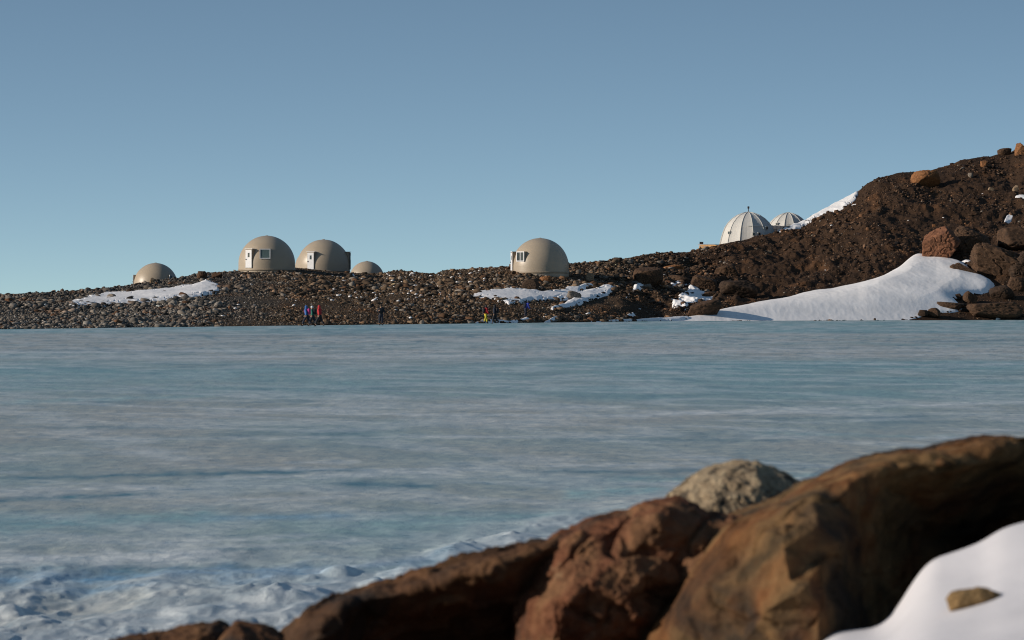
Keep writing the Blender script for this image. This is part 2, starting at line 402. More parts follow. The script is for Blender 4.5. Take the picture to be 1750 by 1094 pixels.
u = rng.uniform(-380, 2100, NR); q = rng.random(NR)
yr = shore_y(u) + (interp(u, CREST_Y) - shore_y(u)) * q; t = t_of(u, yr)
t = np.clip(t + rng.normal(0, 0.01, NR), 0.0, 1.06)
d = snow_sd(u, y_of(u, t)); isbig = (seg_dist(u, y_of(u, t), PATCHES[-1][3]) > -1) & ~((u > 1615) & (y_of(u, t) > 482)); d = np.where(isbig, d * 2, d - np.clip(15 * fbm(u * 0.05, y_of(u, t) * 0.16, 41.0, 4), -1.5, 6)); dens = np.where(u > 1250, 0.75, 1.0)
keep = (rng.random(NR) < dens) & ((d < -0.5) | ((d < 4.5) & (rng.random(NR) < np.clip(0.55 - 0.12 * d, 0.03, 1))) | ((d < 14) & ~isbig & (rng.random(NR) < 0.05)))
insn = d[keep] > -0.5
u, t = u[keep], t[keep]
X, Y, Z = hill(u, t); n = len(u)
sz = np.clip(rng.lognormal(math.log(0.098), 0.55, n), 0.05, 0.48)
clump = fbm(X * 0.08, Y * 0.05, 31.0, 3)
sz *= np.where(u > 1250, 0.75, np.where(u < 480, 0.82, 1.0)) * (1 - 0.30 * sstep(0.55, 0.15, t) * (u > 380)) * (1 + 1.1 * clump)
sz = np.where(insn, np.clip(sz * 2.2, 0.2, 0.5), sz)
bigm = sz > 0.21
P_ = np.stack([X, Y, Z + sz * 0.15], 1); cs = stone_cols(u, t, X, Y)
me = scatter_mesh('rubble', [scatter_geo(P_[~bigm], sz[~bigm], cs[~bigm]), scatter_geo(P_[bigm], sz[bigm], cs[bigm], 0.7, 2)])
tag(link('rubble', me, M['rubble']), 'brown and grey loose stones covering the far rocky shore', 'rubble', kind='stuff')

# tiny snow remnants between the stones
n = 160
u = np.concatenate([rng.uniform(560, 830, 100), rng.uniform(380, 1750, 60)]); t = rng.uniform(0.05, 0.95, n)
t[:100] = rng.uniform(0.35, 0.95, 100)
X, Y, Z = hill(u, t); sz = rng.uniform(0.08, 0.26, n)
me = scatter_mesh('snow_crumbs', [scatter_geo(np.stack([X, Y, Z + 0.12], 1), sz, np.tile([0.8, 0.8, 0.83], (n, 1)), 0.4)])
tag(link('snow_crumbs', me, M['snow']), 'small white scraps of snow left between stones on the far slope', 'snow', kind='stuff')

BM = {
 'orange': rock_mat('orange_brown_rock', [(0.15, 0.065, 0.025), (0.24, 0.11, 0.045), (0.10, 0.05, 0.025)], 0.7),
 'brown': rock_mat('umber_rock', [(0.045, 0.026, 0.015), (0.085, 0.048, 0.027), (0.03, 0.019, 0.013)], 0.7),
 'dark': rock_mat('blackish_rock', [(0.028, 0.018, 0.012), (0.055, 0.033, 0.02), (0.022, 0.015, 0.011)], 0.7),
 'tan': rock_mat('tan_rock', [(0.20, 0.14, 0.085), (0.28, 0.20, 0.13), (0.14, 0.10, 0.06)], 0.7),
 'grey': rock_mat('grey_rock', [(0.13, 0.11, 0.09), (0.20, 0.17, 0.14), (0.09, 0.075, 0.06)], 0.7),
 'red': rock_mat('red_brown_rock', [(0.13, 0.055, 0.03), (0.19, 0.085, 0.045), (0.09, 0.04, 0.024)], 0.5),
}
def boulder(px, py, wpx, hpx, kind, label, tilt=0.0, seed=0, dt=0.0, name='boulder', blocky=True, planes=9, sub=5, depth=1.0, group=None):
    """py = photo row of the boulder's foot"""
    t = float(t_of(px, py)) + dt; X, Y, Z = (float(a) for a in hill(np.array([px]), np.array([t])))
    r = np.random.default_rng(seed + int(px * 7 + py)); V = facet(ICO[sub][0], planes, r, 0.015, blocky)
    Wm = wpx * Y / F / 2; Hm = hpx * Y / F / 2
    mn, mx = V.min(0), V.max(0); V = (V - (mn + mx) / 2) / ((mx - mn) / 2)
    s_ = seed * 3.1 + px * 0.17
    cell = np.abs(noise3(V[:, 0] * 2.1 + s_, V[:, 1] * 2.1, V[:, 2] * 2.6)); crack = np.exp(-(cell / 0.07) ** 2)
    V = V * (1 + 0.10 * fbm(V[:, 0] * 2.0 + s_, V[:, 1] * 2.0, V[:, 2] * 2.6, 5, ridge=True, gain=0.6)[:, None] + 0.035 * fbm(V[:, 0] * 7 + s_, V[:, 1] * 7, V[:, 2] * 7, 4)[:, None] - 0.10 * crack[:, None])
    V = V * np.array([Wm, (Wm + Hm) / 2 * 1.1 * depth, Hm * 1.25])
    a = tilt; x, z = V[:, 0].copy(), V[:, 2].copy(); V[:, 0] = x * math.cos(a) - z * math.sin(a); V[:, 2] = x * math.sin(a) + z * math.cos(a)
    me = np_mesh(name, V, ICO[sub][1]); o = link(name, me, BM[kind], smooth=True)
    zc = H - (py - HY) * Y / F + Hm * 0.85
    o.location = (X, Y + Wm * 0.3, zc)
    return tag(o, label, 'boulder' if name == 'boulder' else 'rock', group)
bl = boulder
bl(1582, 318, 48, 26, 'orange', 'large orange-brown boulder with dark shaded side just under the hill crest at right', 0.15, 1, planes=7)
bl(1682, 287, 13, 12, 'orange', 'small blocky orange boulder high on the right hill, below the skyline', 0.1, 2)
bl(1744, 268, 22, 22, 'orange', 'orange boulder on the hilltop at the right edge of the photo', 0.5, 3)
bl(1717, 265, 24, 11, 'brown', 'flat brown boulder on the skyline beside the orange hilltop boulder', 0.05, 4)
bl(1659, 305, 9, 9, 'grey', 'small grey boulder below the small blocky orange one on the right hill')
bl(1694, 330, 10, 9, 'tan', 'small pale pinkish boulder on the dark upper slope, left of the olive one')
bl(1736, 327, 11, 10, 'tan', 'small olive-tan boulder on the upper slope near the right edge')
bl(1572, 329, 9, 6, 'tan', 'small pale stone directly below the large orange-brown crest boulder')
bl(1597, 390, 7, 6, 'orange', 'small ochre stone above the red-brown outcrop')
bl(1315, 436, 8, 7, 'tan', 'small pale stone on the dark slope below the white ribbed tent')
bl(1008, 482, 14, 15, 'tan', 'pale ochre boulder right of the lone beige dome, above the snow')
bl(981, 513, 24, 15, 'grey', 'rounded grey-brown boulder sitting in the snow patch below the lone dome', planes=14, blocky=False)
bl(907, 495, 28, 17, 'dark', 'dark brown boulder just above the snow patch, below the lone dome')
bl(932, 484, 20, 12, 'orange', 'orange-brown boulder at the foot of the lone beige dome')
bl(1108, 493, 50, 34, 'brown', 'large brown boulder with a shaded flank above a narrow snow tongue', 0.1, 5, planes=7)
bl(1151, 468, 34, 14, 'orange', 'long orange-brown slab of rock right of the large brown boulder', 0.18, 6)
bl(1160, 487, 46, 16, 'brown', 'long brown ledge stone directly above the thin snow sliver', 0.0, 7)
bl(1203, 498, 44, 24, 'brown', 'brown block at the upper corner of the triangular snow patch', -0.2, 8, planes=7)
bl(1212, 508, 26, 9, 'brown', 'low brown stone lying in the right side of the triangular snow patch', 0.0, 9)
bl(1180, 527, 22, 9, 'brown', 'small dark brown stone at the foot of the triangular snow patch', 0.05, 10)
bl(1203, 541, 62, 24, 'brown', 'long rust-brown boulder at the shore where the big snow drift begins', 0.22, 11)
bl(1262, 508, 62, 28, 'dark', 'wide dark brown boulder right of the triangular snow patch', 0.1, 12)
bl(1240, 476, 44, 22, 'brown', 'brown rock mass on the slope above the wide dark boulder', 0.15, 13)
bl(345, 478, 17, 14, 'brown', 'brown boulder on the skyline left of the twin beige domes', 0.1, 14)
bl(371, 474, 18, 8, 'brown', 'low brown boulder between the skyline boulder and the windowed dome', 0.1, 14)
bl(190, 512, 15, 9, 'grey', 'grey-brown stone lying on the left snow patch, largest of those on it')
bl(221, 509, 9, 4, 'dark', 'small dark stone in the middle of the left snow patch')
bl(241, 505, 8, 4, 'dark', 'small dark stone near the upper edge of the left snow patch')
bl(348, 506, 14, 6, 'brown', 'brown stone at the right end of the left snow patch')
bl(260, 484, 8, 9, 'tan', 'upright tan stone standing in front of the far-left dome')
bl(1658, 517, 24, 17, 'brown', 'brown boulder on the lower right edge of the big snow drift', -0.3, 15)
bl(1638, 511, 10, 9, 'dark', 'dark pointed stone beside the brown boulder on the drift edge', 0.5)
bl(1583, 522, 8, 5, 'dark', 'lone small dark stone lying out on the big snow drift')
bl(1624, 529, 54, 13, 'brown', 'long low brown rock spread along the foot of the big snow drift', 0.02, 16)
bl(1577, 541, 18, 11, 'dark', 'dark stone at the foot of the drift, left of its brown twin', 0.1)
bl(1596, 542, 22, 15, 'brown', 'brown stone at the foot of the drift next to the dark one', 0.0)
bl(1495, 548, 4, 4, 'dark', 'tiny dark stone where the big snow drift meets the ice')
bl(1700, 543, 90, 24, 'brown', 'broad brown rock heap on the shore at the right edge', 0.03, 17)
bl(1712, 512, 40, 22, 'dark', 'dark angular boulder above the right shore, beneath the big outcrop', 0.2, 18)
bl(1738, 500, 30, 24, 'brown', 'brown angular boulder beneath the big outcrop at the right edge', -0.2, 19)
# the outcrop above the big drift
bl(1603, 444, 52, 56, 'red', 'smooth red-brown rock face leaning above the tip of the big snow drift', -0.75, 20, name='rock_outcrop', planes=6, sub=6, dt=-0.02)
bl(1587, 449, 20, 20, 'red', 'rounded red-brown knob at the lower left of the red-brown rock face', 0.2, 21, name='rock_outcrop', planes=12)
bl(1655, 442, 62, 48, 'brown', 'cracked brown outcrop block between the red-brown face and the dark overhang', -0.5, 22, name='rock_outcrop', planes=8, sub=6)
bl(1712, 474, 110, 46, 'brown', 'big dark overhanging outcrop at the right above the snow drift', -0.42, 23, name='rock_outcrop', planes=7, sub=6)
bl(1752, 478, 60, 44, 'dark', 'dark jagged outcrop end under the overhang at the right edge', -0.3, 33, name='rock_outcrop', planes=9, sub=6)
bl(1672, 425, 50, 24, 'brown', 'brown slab lying on top of the cracked outcrop block', -0.3, 34, name='rock_outcrop', planes=8)
bl(1655, 474, 66, 14, 'brown', 'thin slanting rock slab under the dark overhang, edged by snow', -0.5, 24, name='rock_outcrop', planes=9)
bl(1742, 425, 70, 34, 'brown', 'brown rock shelf above the dark overhang at the right edge', -0.1, 25, name='rock_outcrop', planes=8)

# ------------------------------------------------------------------ domes
def dome(px, ytop, rpx, Yd, label, doors, windows, dscale=1.0, name='dome_hut'):
    Rm = rpx * Yd / F
    zeq = H + (HY - ytop) * Yd / F - Rm
    fl = -0.45 * dscale
    root = empty(name, ((px - 875) * Yd / F, Yd, zeq + fl), 0, label, 'dome', 'beige dome huts on the far ridge')
    e = -fl
    prof = [(Rm * 1.0, -2.2), (Rm, e)] + [(Rm * math.cos(a), e + Rm * math.sin(a)) for a in np.linspace(0, math.pi / 2, 40)[1:]]
    prof[-1] = (0, e + Rm)
    mb = MB().lathe(prof, 96)
    for v in mb.bm.verts:
        n_ = float(noise3(v.co.x * 0.6 + px, v.co.y * 0.6, v.co.z * 0.6)); v.co += v.co.normalized() * n_ * 0.02
    mb.build('shell', M['shell'], root, True)
    mb = MB().lathe([(Rm + 0.002, -0.32), (Rm + 0.04, -0.32), (Rm + 0.04, -0.14), (Rm + 0.002, -0.12)], 96); mb.build('base_ring', M['porch'], root, True)
    MB().lathe([(0.0, e + Rm + 0.05), (0.16, e + Rm + 0.03), (0.2, e + Rm - 0.03)], 20).build('vent_cap', M['porch'], root, True)
    def fr(az):   # az degrees, 0 faces the camera, negative to the left
        return Matrix.Rotation(R(az), 4, 'Z')       # local: outward = -Y
    s = dscale
    for az, back in doors:
        m = fr(az); out = Rm + 0.03; dp = Rm * 0.45
        p = MB().box((0, -(out - dp / 2), 1.06 * s), (1.02 * s, dp, 2.2 * s), m=m, bev=0.02).build('porch', M['porch'], root)
        MB().box((0, -(out - 0.2), 2.19 * s), (1.14 * s, 0.56, 0.06), m=m).build('porch_roof', M['white'] if not back else M['dark'], root)
        d_ = MB().box((0, -(out + 0.025), 1.04 * s), (0.90 * s, 0.05, 2.06 * s), m=m, bev=0.008).build('door', M['white'] if not back else M['dark'], root)
        MB().box((0.02 * s, -(out + 0.055), 1.48 * s), (0.26 * s, 0.014, 0.50 * s), m=m).build('pane', M['glass'], d_)
        MB().box((-0.36 * s, -(out + 0.085), 0.98 * s), (0.10, 0.07, 0.12), m=m, bev=0.01).build('handle', M['dark'], d_)
    for az, two, w_ in windows:
        m = fr(az); out = Rm * 0.985; zc = 1.62 * s; hh = 1.16 * s; dp = Rm * 0.4
        b_ = MB().box((0, -(out - dp / 2), zc), (w_ * s, dp, hh), m=m, bev=0.03).build('window_bay', M['porch'], root)
        f = MB()
        t_ = 0.10 * s; W = w_ * s + 0.04
        f.box((0, -(out + 0.03), zc + hh / 2 - t_ / 2), (W, 0.07, t_), m=m); f.box((0, -(out + 0.03), zc - hh / 2 + t_ / 2), (W, 0.07, t_), m=m)
        f.box((-W / 2 + t_ / 2, -(out + 0.03), zc), (t_, 0.066, hh - 2 * t_), m=m); f.box((W / 2 - t_ / 2, -(out + 0.03), zc), (t_, 0.066, hh - 2 * t_), m=m)
        if two: f.box((0, -(out + 0.03), zc), (t_ * 0.8, 0.062, hh - 2 * t_), m=m)
        f.build('window_frame', M['white'], b_)
        wp = (W - 2 * t_) / (2 if two else 1) - (t_ * 0.4 if two else 0)
        for sx in ((-1, 1) if two else (0,)):
            MB().box((sx * (wp / 2 + t_ * 0.4), -(out + 0.012), zc), (wp, 0.012, hh - 2 * t_), m=m).build('pane', M['glass'] if two else M['blind'], b_)
    return root
dome(456, 403, 48.5, 447, 'large beige dome with a white door and one square grey-green window', [(-35, 0)], [(0, False, 1.22)])
dome(553, 409.5, 45, 481, 'large beige dome, white door in front, dark entrance box on its right side', [(-26, 0), (84, 1)], [])
dome(923, 407, 49, 447, 'lone beige dome with a white two-pane window and a door on its left edge', [(-78, 0)], [(-44, True, 1.2)])
dome(266, 449.5, 37.5, 488, 'smaller beige dome at the far left, its foot sunk behind the stony crest', [(-82, 0)], [(50, False, 0.8)], 0.72)
dome(627, 446.5, 29.5, 520, 'low beige dome cap showing behind the crest right of the twin domes', [], [], 0.8)
dome(533, 427.5, 28.5, 510, 'beige dome almost hidden between and behind the two large domes', [], [], 0.8)

# ------------------------------------------------------------------ white ribbed tents
def tent(px, ytop, sc, Yd, label, chimney, wins, rot=0.0):
    prof = [(4.05, -1.2), (3.98, 0.0), (3.80, 0.7), (3.58, 1.4), (3.30, 2.1), (2.88, 2.75), (2.30, 3.32), (1.60, 3.80), (0.85, 4.10), (0.22, 4.24)]
    prof = [(r * sc, z * sc) for r, z in prof]; ht = prof[-1][1]
    root = empty('ribbed_tent', ((px - 875) * Yd / F, Yd, H + (HY - ytop) * Yd / F - ht), rot, label, 'tent', 'white ribbed tents on the ridge')
    n = 13
    mb = MB(); mb.lathe(prof + [(0, ht + 0.03)], n * 4)
    for v in mb.bm.verts:   # fabric pulled in a little between the ribs
        a = math.atan2(v.co.y, v.co.x); k = (a / (2 * math.pi) * n) % 1; f = math.cos(math.pi / n) / math.cos((k - 0.5) * 2 * math.pi / n) - 0.02 * math.sin(math.pi * k)
        v.co.x *= f; v.co.y *= f
    mb.build('cover', M['tent'], root)
    for k in range(n):
        a = 2 * math.pi * k / n
        if math.sin(a) > 0.75: continue
        MB().tube([(r * 1.005 * math.cos(a), r * 1.005 * math.sin(a), z) for r, z in prof], 0.045, 6).build('rib', M['seam'], root, True)
    MB().lathe([(0.36 * sc, ht - 0.05), (0.36 * sc, ht + 0.02), (0, ht + 0.08)], n).build('top_ring', M['seam'], root)
    ring = []
    def P(az, z):   # az 0 faces the camera
        r = float(np.interp(z, [p[1] for p in prof], [p[0] for p in prof])); a = R(az) - math.pi / 2 - rot; return Vector((r * math.cos(a), r * math.sin(a), z)), a
    for az, z, ww, hh in wins:
        p, a = P(az, z * sc); m = Matrix.Translation(p) @ Matrix.Rotation(a + math.pi / 2, 4, 'Z')
        wf = MB().box((0, 0, 0), (ww + 0.12, 0.22, hh + 0.12), m=m, bev=0.02).build('window_frame', M['seam'], root)
        MB().box((0, -0.12, 0), (ww, 0.02, hh), m=m).build('pane', M['glass'], wf)
    # wall seam on a few panels
    for a0 in (-8, 14):
        pts = [P(a0 + k * 5.5, 2.25 * sc)[0] * 1.0 + Vector((0, -0.02, 0)) for k in range(5)]
        MB().tube(pts, 0.03, 6).build('wall_seam', M['seam'], root)
    if chimney:
        c = MB().tube([(0, 0, ht - 0.1), (0, 0, ht + 0.55)], 0.06, 10).build('chimney', M['dark'], root, True)
        MB().lathe([(0, ht + 0.80), (0.14, ht + 0.76), (0.15, ht + 0.5), (0.07, ht + 0.48)], 14).build('cowl', M['dark'], c, True)
    return root
tent(1279, 362.5, 1.0, 529, 'white ribbed dome tent with a chimney pipe on top and small dark windows', True,
     [(-50, 1.35, 0.32, 0.32), (8, 1.15, 0.30, 0.34), (20, 1.15, 0.30, 0.34), (44, 2.0, 0.30, 0.34)])
tent(1347, 363.5, 0.88, 565, 'smaller white ribbed tent half hidden behind the snow strip and the chimney tent', False, [(-40, 2.3, 0.3, 0.3)], 0.1)
# low dark tunnel between the tents
Yt = 540; xt = lambda p: (p - 875) * Yt / F; zt = lambda y: H + (HY - y) * Yt / F
tr = empty('tent_passage', (xt(1332), Yt, zt(397)), 0, 'low dark grey passage linking the two white ribbed tents', 'passage')
hoop = MB()
for s_ in range(1):
    rings = []
    for i in range(9):
        xx = -1.15 + 2.3 * i / 8; sg = 0.05 * (i % 2)
        rings.append([hoop.bm.verts.new((xx, 0.8 * math.cos(a), (0.95 - sg) * math.sin(a) - 0.05 * xx)) for a in np.linspace(0, math.pi, 14)])
    for a, b in zip(rings, rings[1:]):
        for k in range(13): hoop.bm.faces.new((a[k], a[k + 1], b[k + 1], b[k]))
    hoop.bm.faces.new(rings[0]); hoop.bm.faces.new(rings[-1])
M['canvas'] = paint('dark_grey_canvas', (0.10, 0.10, 0.105), 0.8, 0.25, 4.0)
hoop.build('canvas', M['canvas'], tr)
hb = MB().tube([(-1.1, -0.82, -0.6), (-1.1, -0.82, 0.4), (-0.7, -0.8, 0.45)], 0.03, 6).build('hoop', M['dark'], tr)
ladder = [(1375, 379), (1398, 367)]
Yg = 556
gx = lambda p: (p - 875) * Yg / F; gz = lambda y: H + (HY - y) * Yg / F
tag(MB().tube([(gx(1366), Yg, gz(382)), (gx(1386), Yg, gz(371.5)), (gx(1405), Yg - 4, gz(364.5))], 0.035, 6).build('guy_rope', M['dark']), 'thin dark rope running from the rear white tent up the snow slope', 'rope')

# timber deck left of the chimney tent
Yk = 512; dx = lambda p: (p - 875) * Yk / F; dz = lambda y: H + (HY - y) * Yk / F
tr = empty('timber_deck', (dx(1209), Yk, dz(426)), R(-28), 'yellow timber deck edge of stacked planks left of the chimney tent', 'deck')
for i in range(3):
    MB().box((0.15 + 0.06 * i, 0.02 * i, 0.02 + 0.22 * i), (2.5, 0.9, 0.19), bev=0.01).build('plank', M['wood'], tr)
for sx in (-1.0, 0.15, 1.2):
    MB().box((sx + 0.1, -0.49, -0.05), (0.09, 0.07, 0.9), bev=0.005).build('post', M['wood'], tr)
MB().box((0.15, 0.1, 0.65), (2.5, 1.3, 0.05), bev=0.005).build('deck_board', M['wood'], tr)
ob = MB().box((0, 0, 0.14), (0.5, 0.4, 0.26), bev=0.04).box((0, 0, 0.285), (0.54, 0.44, 0.04), bev=0.01).build('storage_box', M['dark'])
ob.location = (dx(1209) - 0.78, Yk + 0.45, dz(426) + 0.68); tag(ob, 'small dark storage box with a lid on the left end of the timber deck', 'box')

# ------------------------------------------------------------------ the frozen lake
def ice_mat():
    m, t, b = newmat('lake_ice'); a = N(t, 'ShaderNodeAttribute', attribute_name='ice_colour')
    v = coords(t, (1.9, 0.85, 1)); v2 = coords(t, (0.45, 0.30, 1))
    n = N(t, 'ShaderNodeTexNoise', Scale=1.6, Detail=12.0, Roughness=0.76, Distortion=0.3); t.links.new(v, n.inputs['Vector'])
    n2 = N(t, 'ShaderNodeTexNoise', Scale=1.0, Detail=7.0, Roughness=0.6, Distortion=0.5); t.links.new(v2, n2.inputs['Vector'])
    r = ramp(t, [(0.33, (0.62, 0.70, 0.74)), (0.5, (1, 1, 1)), (0.68, (1.48, 1.42, 1.36))], n.outputs[0])
    c = mixc(t, a.outputs['Color'], r.outputs[0], 1.0, 'MULTIPLY')
    rz = ramp(t, [(0.34, (0.92, 0.94, 0.95)), (0.5, (1, 1, 1)), (0.66, (1.08, 1.07, 1.05))], n2.outputs[0]); c = mixc(t, c, rz.outputs[0], 1.0, 'MULTIPLY')
    t.links.new(c, b.inputs['Base Color'])
    rr = ramp(t, [(0.3, (0.22,) * 3), (0.7, (0.55,) * 3)], n.outputs[0]); t.links.new(rr.outputs[0], b.inputs['Roughness'])
    b.inputs['IOR'].default_value = 1.31
    mm = N(t, 'ShaderNodeMath', operation='ADD'); t.links.new(n.outputs[0], mm.inputs[0]); t.links.new(n2.outputs[0], mm.inputs[1])
    bp = N(t, 'ShaderNodeBump', Strength=0.5, Distance=0.05); t.links.new(mm.outputs[0], bp.inputs['Height']); t.links.new(bp.outputs[0], b.inputs['Normal'])
    return m
M['ice'] = ice_mat()
uu = np.arange(-420, 2160, 3.2)
rows = np.concatenate([np.arange(1330, 1110, -4), np.arange(1110, 545, -1.25), [540, 530, 520, 514, 511, 509.5, 508.6]])
UU, YY = np.meshgrid(uu, rows); uf, yf = UU.ravel(), YY.ravel()
Y = F * H / (yf - HY); X = (uf - 875) * Y / F
# line along the near shore where the ice is buckled (left bottom .. up behind the rocks)
edge = interp(uf, [(-420, 1100), (0, 1105), (200, 1072), (300, 1046), (420, 1036), (560, 1005), (700, 972), (860, 925), (950, 895), (1150, 850), (1400, 810), (2160, 760)])
near = sstep(-25, 18, yf - edge)
nearw = sstep(900, 1050, yf)
press = fbm(X * 0.9, Y * 0.28, 4.0, 4, ridge=True); bil = fbm(X * 0.5 + 9, Y * 0.16, 6.0, 4)
hgt = near * (0.02 + 0.055 * np.clip(press + 0.1, 0, 1) ** 1.6 + 0.07 * bil) + (1 - near) * (0.02 + 0.10 * nearw) * np.clip(fbm(X * 0.7, Y * 0.22, 3.0, 5, ridge=True) - 0.1, 0, 1) 
# individual plates and wave-like ledges seen in the photo (column, row, half width, half depth px, height m)
PLATES = [(60, 1075, 70, 14, 0.10), (260, 1030, 130, 26, 0.13), (470, 1030, 110, 20, 0.16), (580, 985, 34, 12, 0.13), (700, 990, 60, 16, 0.16), (790, 950, 70, 18, 0.14),
                           (870, 930, 60, 12, 0.1), (330, 1060, 60, 12, 0.1), (640, 1010, 30, 10, 0.12), (20, 1060, 25, 12, 0.12)]
crust = sstep(-0.03, 0.05, fbm(X * 0.55, Y * 0.30, 61.0, 6)); near2 = sstep(-38, 0, yf - edge) * (1 - sstep(900, 1060, uf)); near = near * (1 - 0.9 * sstep(930, 1060, uf))
hgt = hgt + 0.028 * crust * near2
for cx, cy, wx, wy, hh in PLATES:
    e_ = ((uf - cx) / wx) ** 2 + ((yf - cy) / wy) ** 2; hgt = hgt + 0.34 * hh * np.clip(1 - e_, 0, 1) ** 1.2 * (0.7 + 1.0 * press)
hgt = hgt * (yf < 1300) * (yf > 545.5)
Z = np.where(yf > 545, hgt, 0)
# colours
teal = np.array([0.205, 0.345, 0.365]); gry = np.array([0.365, 0.38, 0.355]); pale = np.array([0.62, 0.66, 0.68]); deep = np.array([0.08, 0.18, 0.23]); blue = np.array([0.17, 0.34, 0.50])
def mixv(a, b, k): k = np.clip(k, 0, 1)[:, None]; return a * (1 - k) + b * k
wob = 5 * fbm(uf * 0.004, yf * 0.02, 1.0, 3)
yw = yf + wob * sstep(560, 640, yf)
grey_k = interp(yw, [(545, 0.05), (566, 0.05), (572, 0.8), (600, 0.9), (612, 0.7), (622, 0.25), (665, 0.25), (690, 0.75), (740, 0.85), (790, 0.8), (825, 0.5), (850, 0.7), (872, 0.7), (885, 0.25), (915, 0.3), (950, 0.6), (970, 0.4), (1000, 0.4), (1060, 0.8)])
grey_k = grey_k + 0.9 * fbm(X * 0.06 + 3, Y * 0.03, 2.0, 5) + 0.5 * fbm(X * 0.25, Y * 0.09, 2.5, 4)
c = mixv(np.tile(teal, (len(uf), 1)), gry[None], grey_k)
st = fbm(X * 0.45, Y * 0.14, 7.0, 5)
st2 = fbm(uf * 0.009 + 4, yf * 0.09, 9.0, 5)     # broad wind streaks lying across the lake
c = mixv(c, deep[None], sstep(0.12, 0.5, -st) * 0.5 + sstep(0.2, 0.5, -st2) * 0.25)
rid = fbm(X * 0.22 + 0.05 * Y, Y * 0.13, 17.0, 5, ridge=True)
c = mixv(c, pale[None], sstep(0.40, 0.8, rid) * 0.36 + sstep(0.25, 0.6, st2) * 0.12)
sc_ = sstep(0.1, 0.4, fbm(X * 1.2, Y * 0.3, 27.0, 4)) * sstep(566, 576, yf) * (1 - sstep(600, 625, yf))
c = mixv(c, deep[None], sc_ * 0.6)
def streak(x0, y0, x1, y1, hw, colr, k):
    pad = 3 * hw + 4; i_ = np.where((yf > min(y0, y1) - pad) & (yf < max(y0, y1) + pad) & (uf > x0) & (uf < x1))[0]
    if not len(i_): return
    a, y = uf[i_], yf[i_]
    tt = (a - x0) / (x1 - x0); yc = y0 + (y1 - y0) * tt + min(3, 1 + hw * 0.5) * fbm(a * 0.02, 0 * a, y0 * 0.37, 3)
    wv = hw * (0.6 + 0.8 * np.abs(fbm(a * 0.012, 0 * a, y0 * 0.7, 2)) * 2)
    m_ = np.exp(-((y - yc) / wv) ** 2) * sstep(0, 0.15, tt) * sstep(0, 0.15, 1 - tt) * (0.8 + 0.9 * fbm(a * 0.03, y * 0.2, 1.0, 4))
    c[i_] = mixv(c[i_], colr[None], m_ * k)
for a_ in [(-200, 612, 1000, 608, 3, pale, 0.45), (1000, 601, 1750, 598, 3, pale, 0.4), (150, 752, 880, 746, 3, pale, 0.4), (1000, 712, 1900, 682, 4, pale, 0.55), (480, 707, 1100, 713, 2.5, pale, 0.4),
           (-50, 820, 560, 806, 4, deep, 0.9), (400, 812, 660, 802, 3.5, deep, 1.0), (570, 828, 760, 834, 6, deep, 1.0), (-90, 860, 300, 842, 5, deep, 0.9), (-100, 842, 320, 832, 4, pale, 0.5), (600, 805, 800, 810, 4, pale, 0.5), (-100, 640, 700, 655, 16, teal * 1.05, 0.6), (200, 575, 1100, 572, 2, deep, 0.5), (-100, 603, 500, 600, 2.5, pale, 0.7), (300, 890, 620, 882, 6, blue, 0.6),
           (-50, 984, 470, 970, 7, deep, 0.95), (-180, 1004, 620, 978, 13, blue, 1.0), (-50, 1022, 300, 1010, 6, blue, 0.7), (-150, 962, 420, 950, 12, pale, 0.8), (-100, 905, 420, 880, 12, teal * 1.15, 0.8), (200, 935, 560, 915, 5, pale, 0.6), (-100, 870, 700, 846, 7, gry * 1.15, 0.7), (350, 1010, 900, 935, 6, blue, 0.8), (500, 985, 760, 950, 7, pale, 0.5), (350, 940, 640, 925, 5, pale, 0.45), (380, 1015, 620, 1000, 6, blue, 0.5),
           (900, 805, 1350, 800, 4, deep, 0.5), (1000, 822, 1450, 815, 6, teal, 0.8), (950, 845, 1150, 838, 9, teal * 1.25, 0.8), (1250, 740, 1800, 752, 5, teal, 0.6), (1550, 748, 1700, 752, 4, pale, 0.6),
           (-50, 690, 400, 676, 4, teal * 1.3, 0.5), (850, 650, 1500, 655, 4, teal, 0.5), (370, 945, 460, 940, 4, deep, 0.7), (600, 900, 1000, 880, 14, teal * 1.2, 0.5)]:
    streak(*a_)
rs = np.random.default_rng(21)
for _ in range(46):
    y_ = 566 + 330 * rs.random() ** 1.3; x_ = rs.uniform(-150, 1600); L_ = rs.uniform(120, 520); dy_ = rs.uniform(-0.022, 0.012) * L_
    streak(x_, y_, x_ + L_, y_ + dy_, rs.uniform(1.3, 2.2) * (1 + (y_ - 566) / 260), [pale, pale, deep][rs.integers(0, 3)], rs.uniform(0.3, 0.6))
whi = np.array([0.52, 0.565, 0.59])
c = mixv(c, np.array([0.34, 0.39, 0.42])[None], near * 0.6)
rimk = 4 * crust * (1 - crust)
c = mixv(c, whi[None], np.maximum(near * 0.75 * sstep(0.2, 0.6, press), near2 * (0.26 * crust + 0.55 * rimk)))
c = mixv(c, whi[None], (1 - near) * nearw * sstep(0.25, 0.7, fbm(X * 0.7, Y * 0.22, 3.0, 5, ridge=True)) * 0.55)
c = mixv(c, blue[None], near * sstep(0.15, 0.5, -bil) * 0.45)
me = np_mesh('lake_ice', np.stack([X, Y, Z], 1), grid_quads(len(rows), len(uu)))
attr(me, 'ice_colour', np.clip(c, 0.01, 0.8))
tag(link('frozen_lake', me, M['ice'], smooth=True), kind='structure')

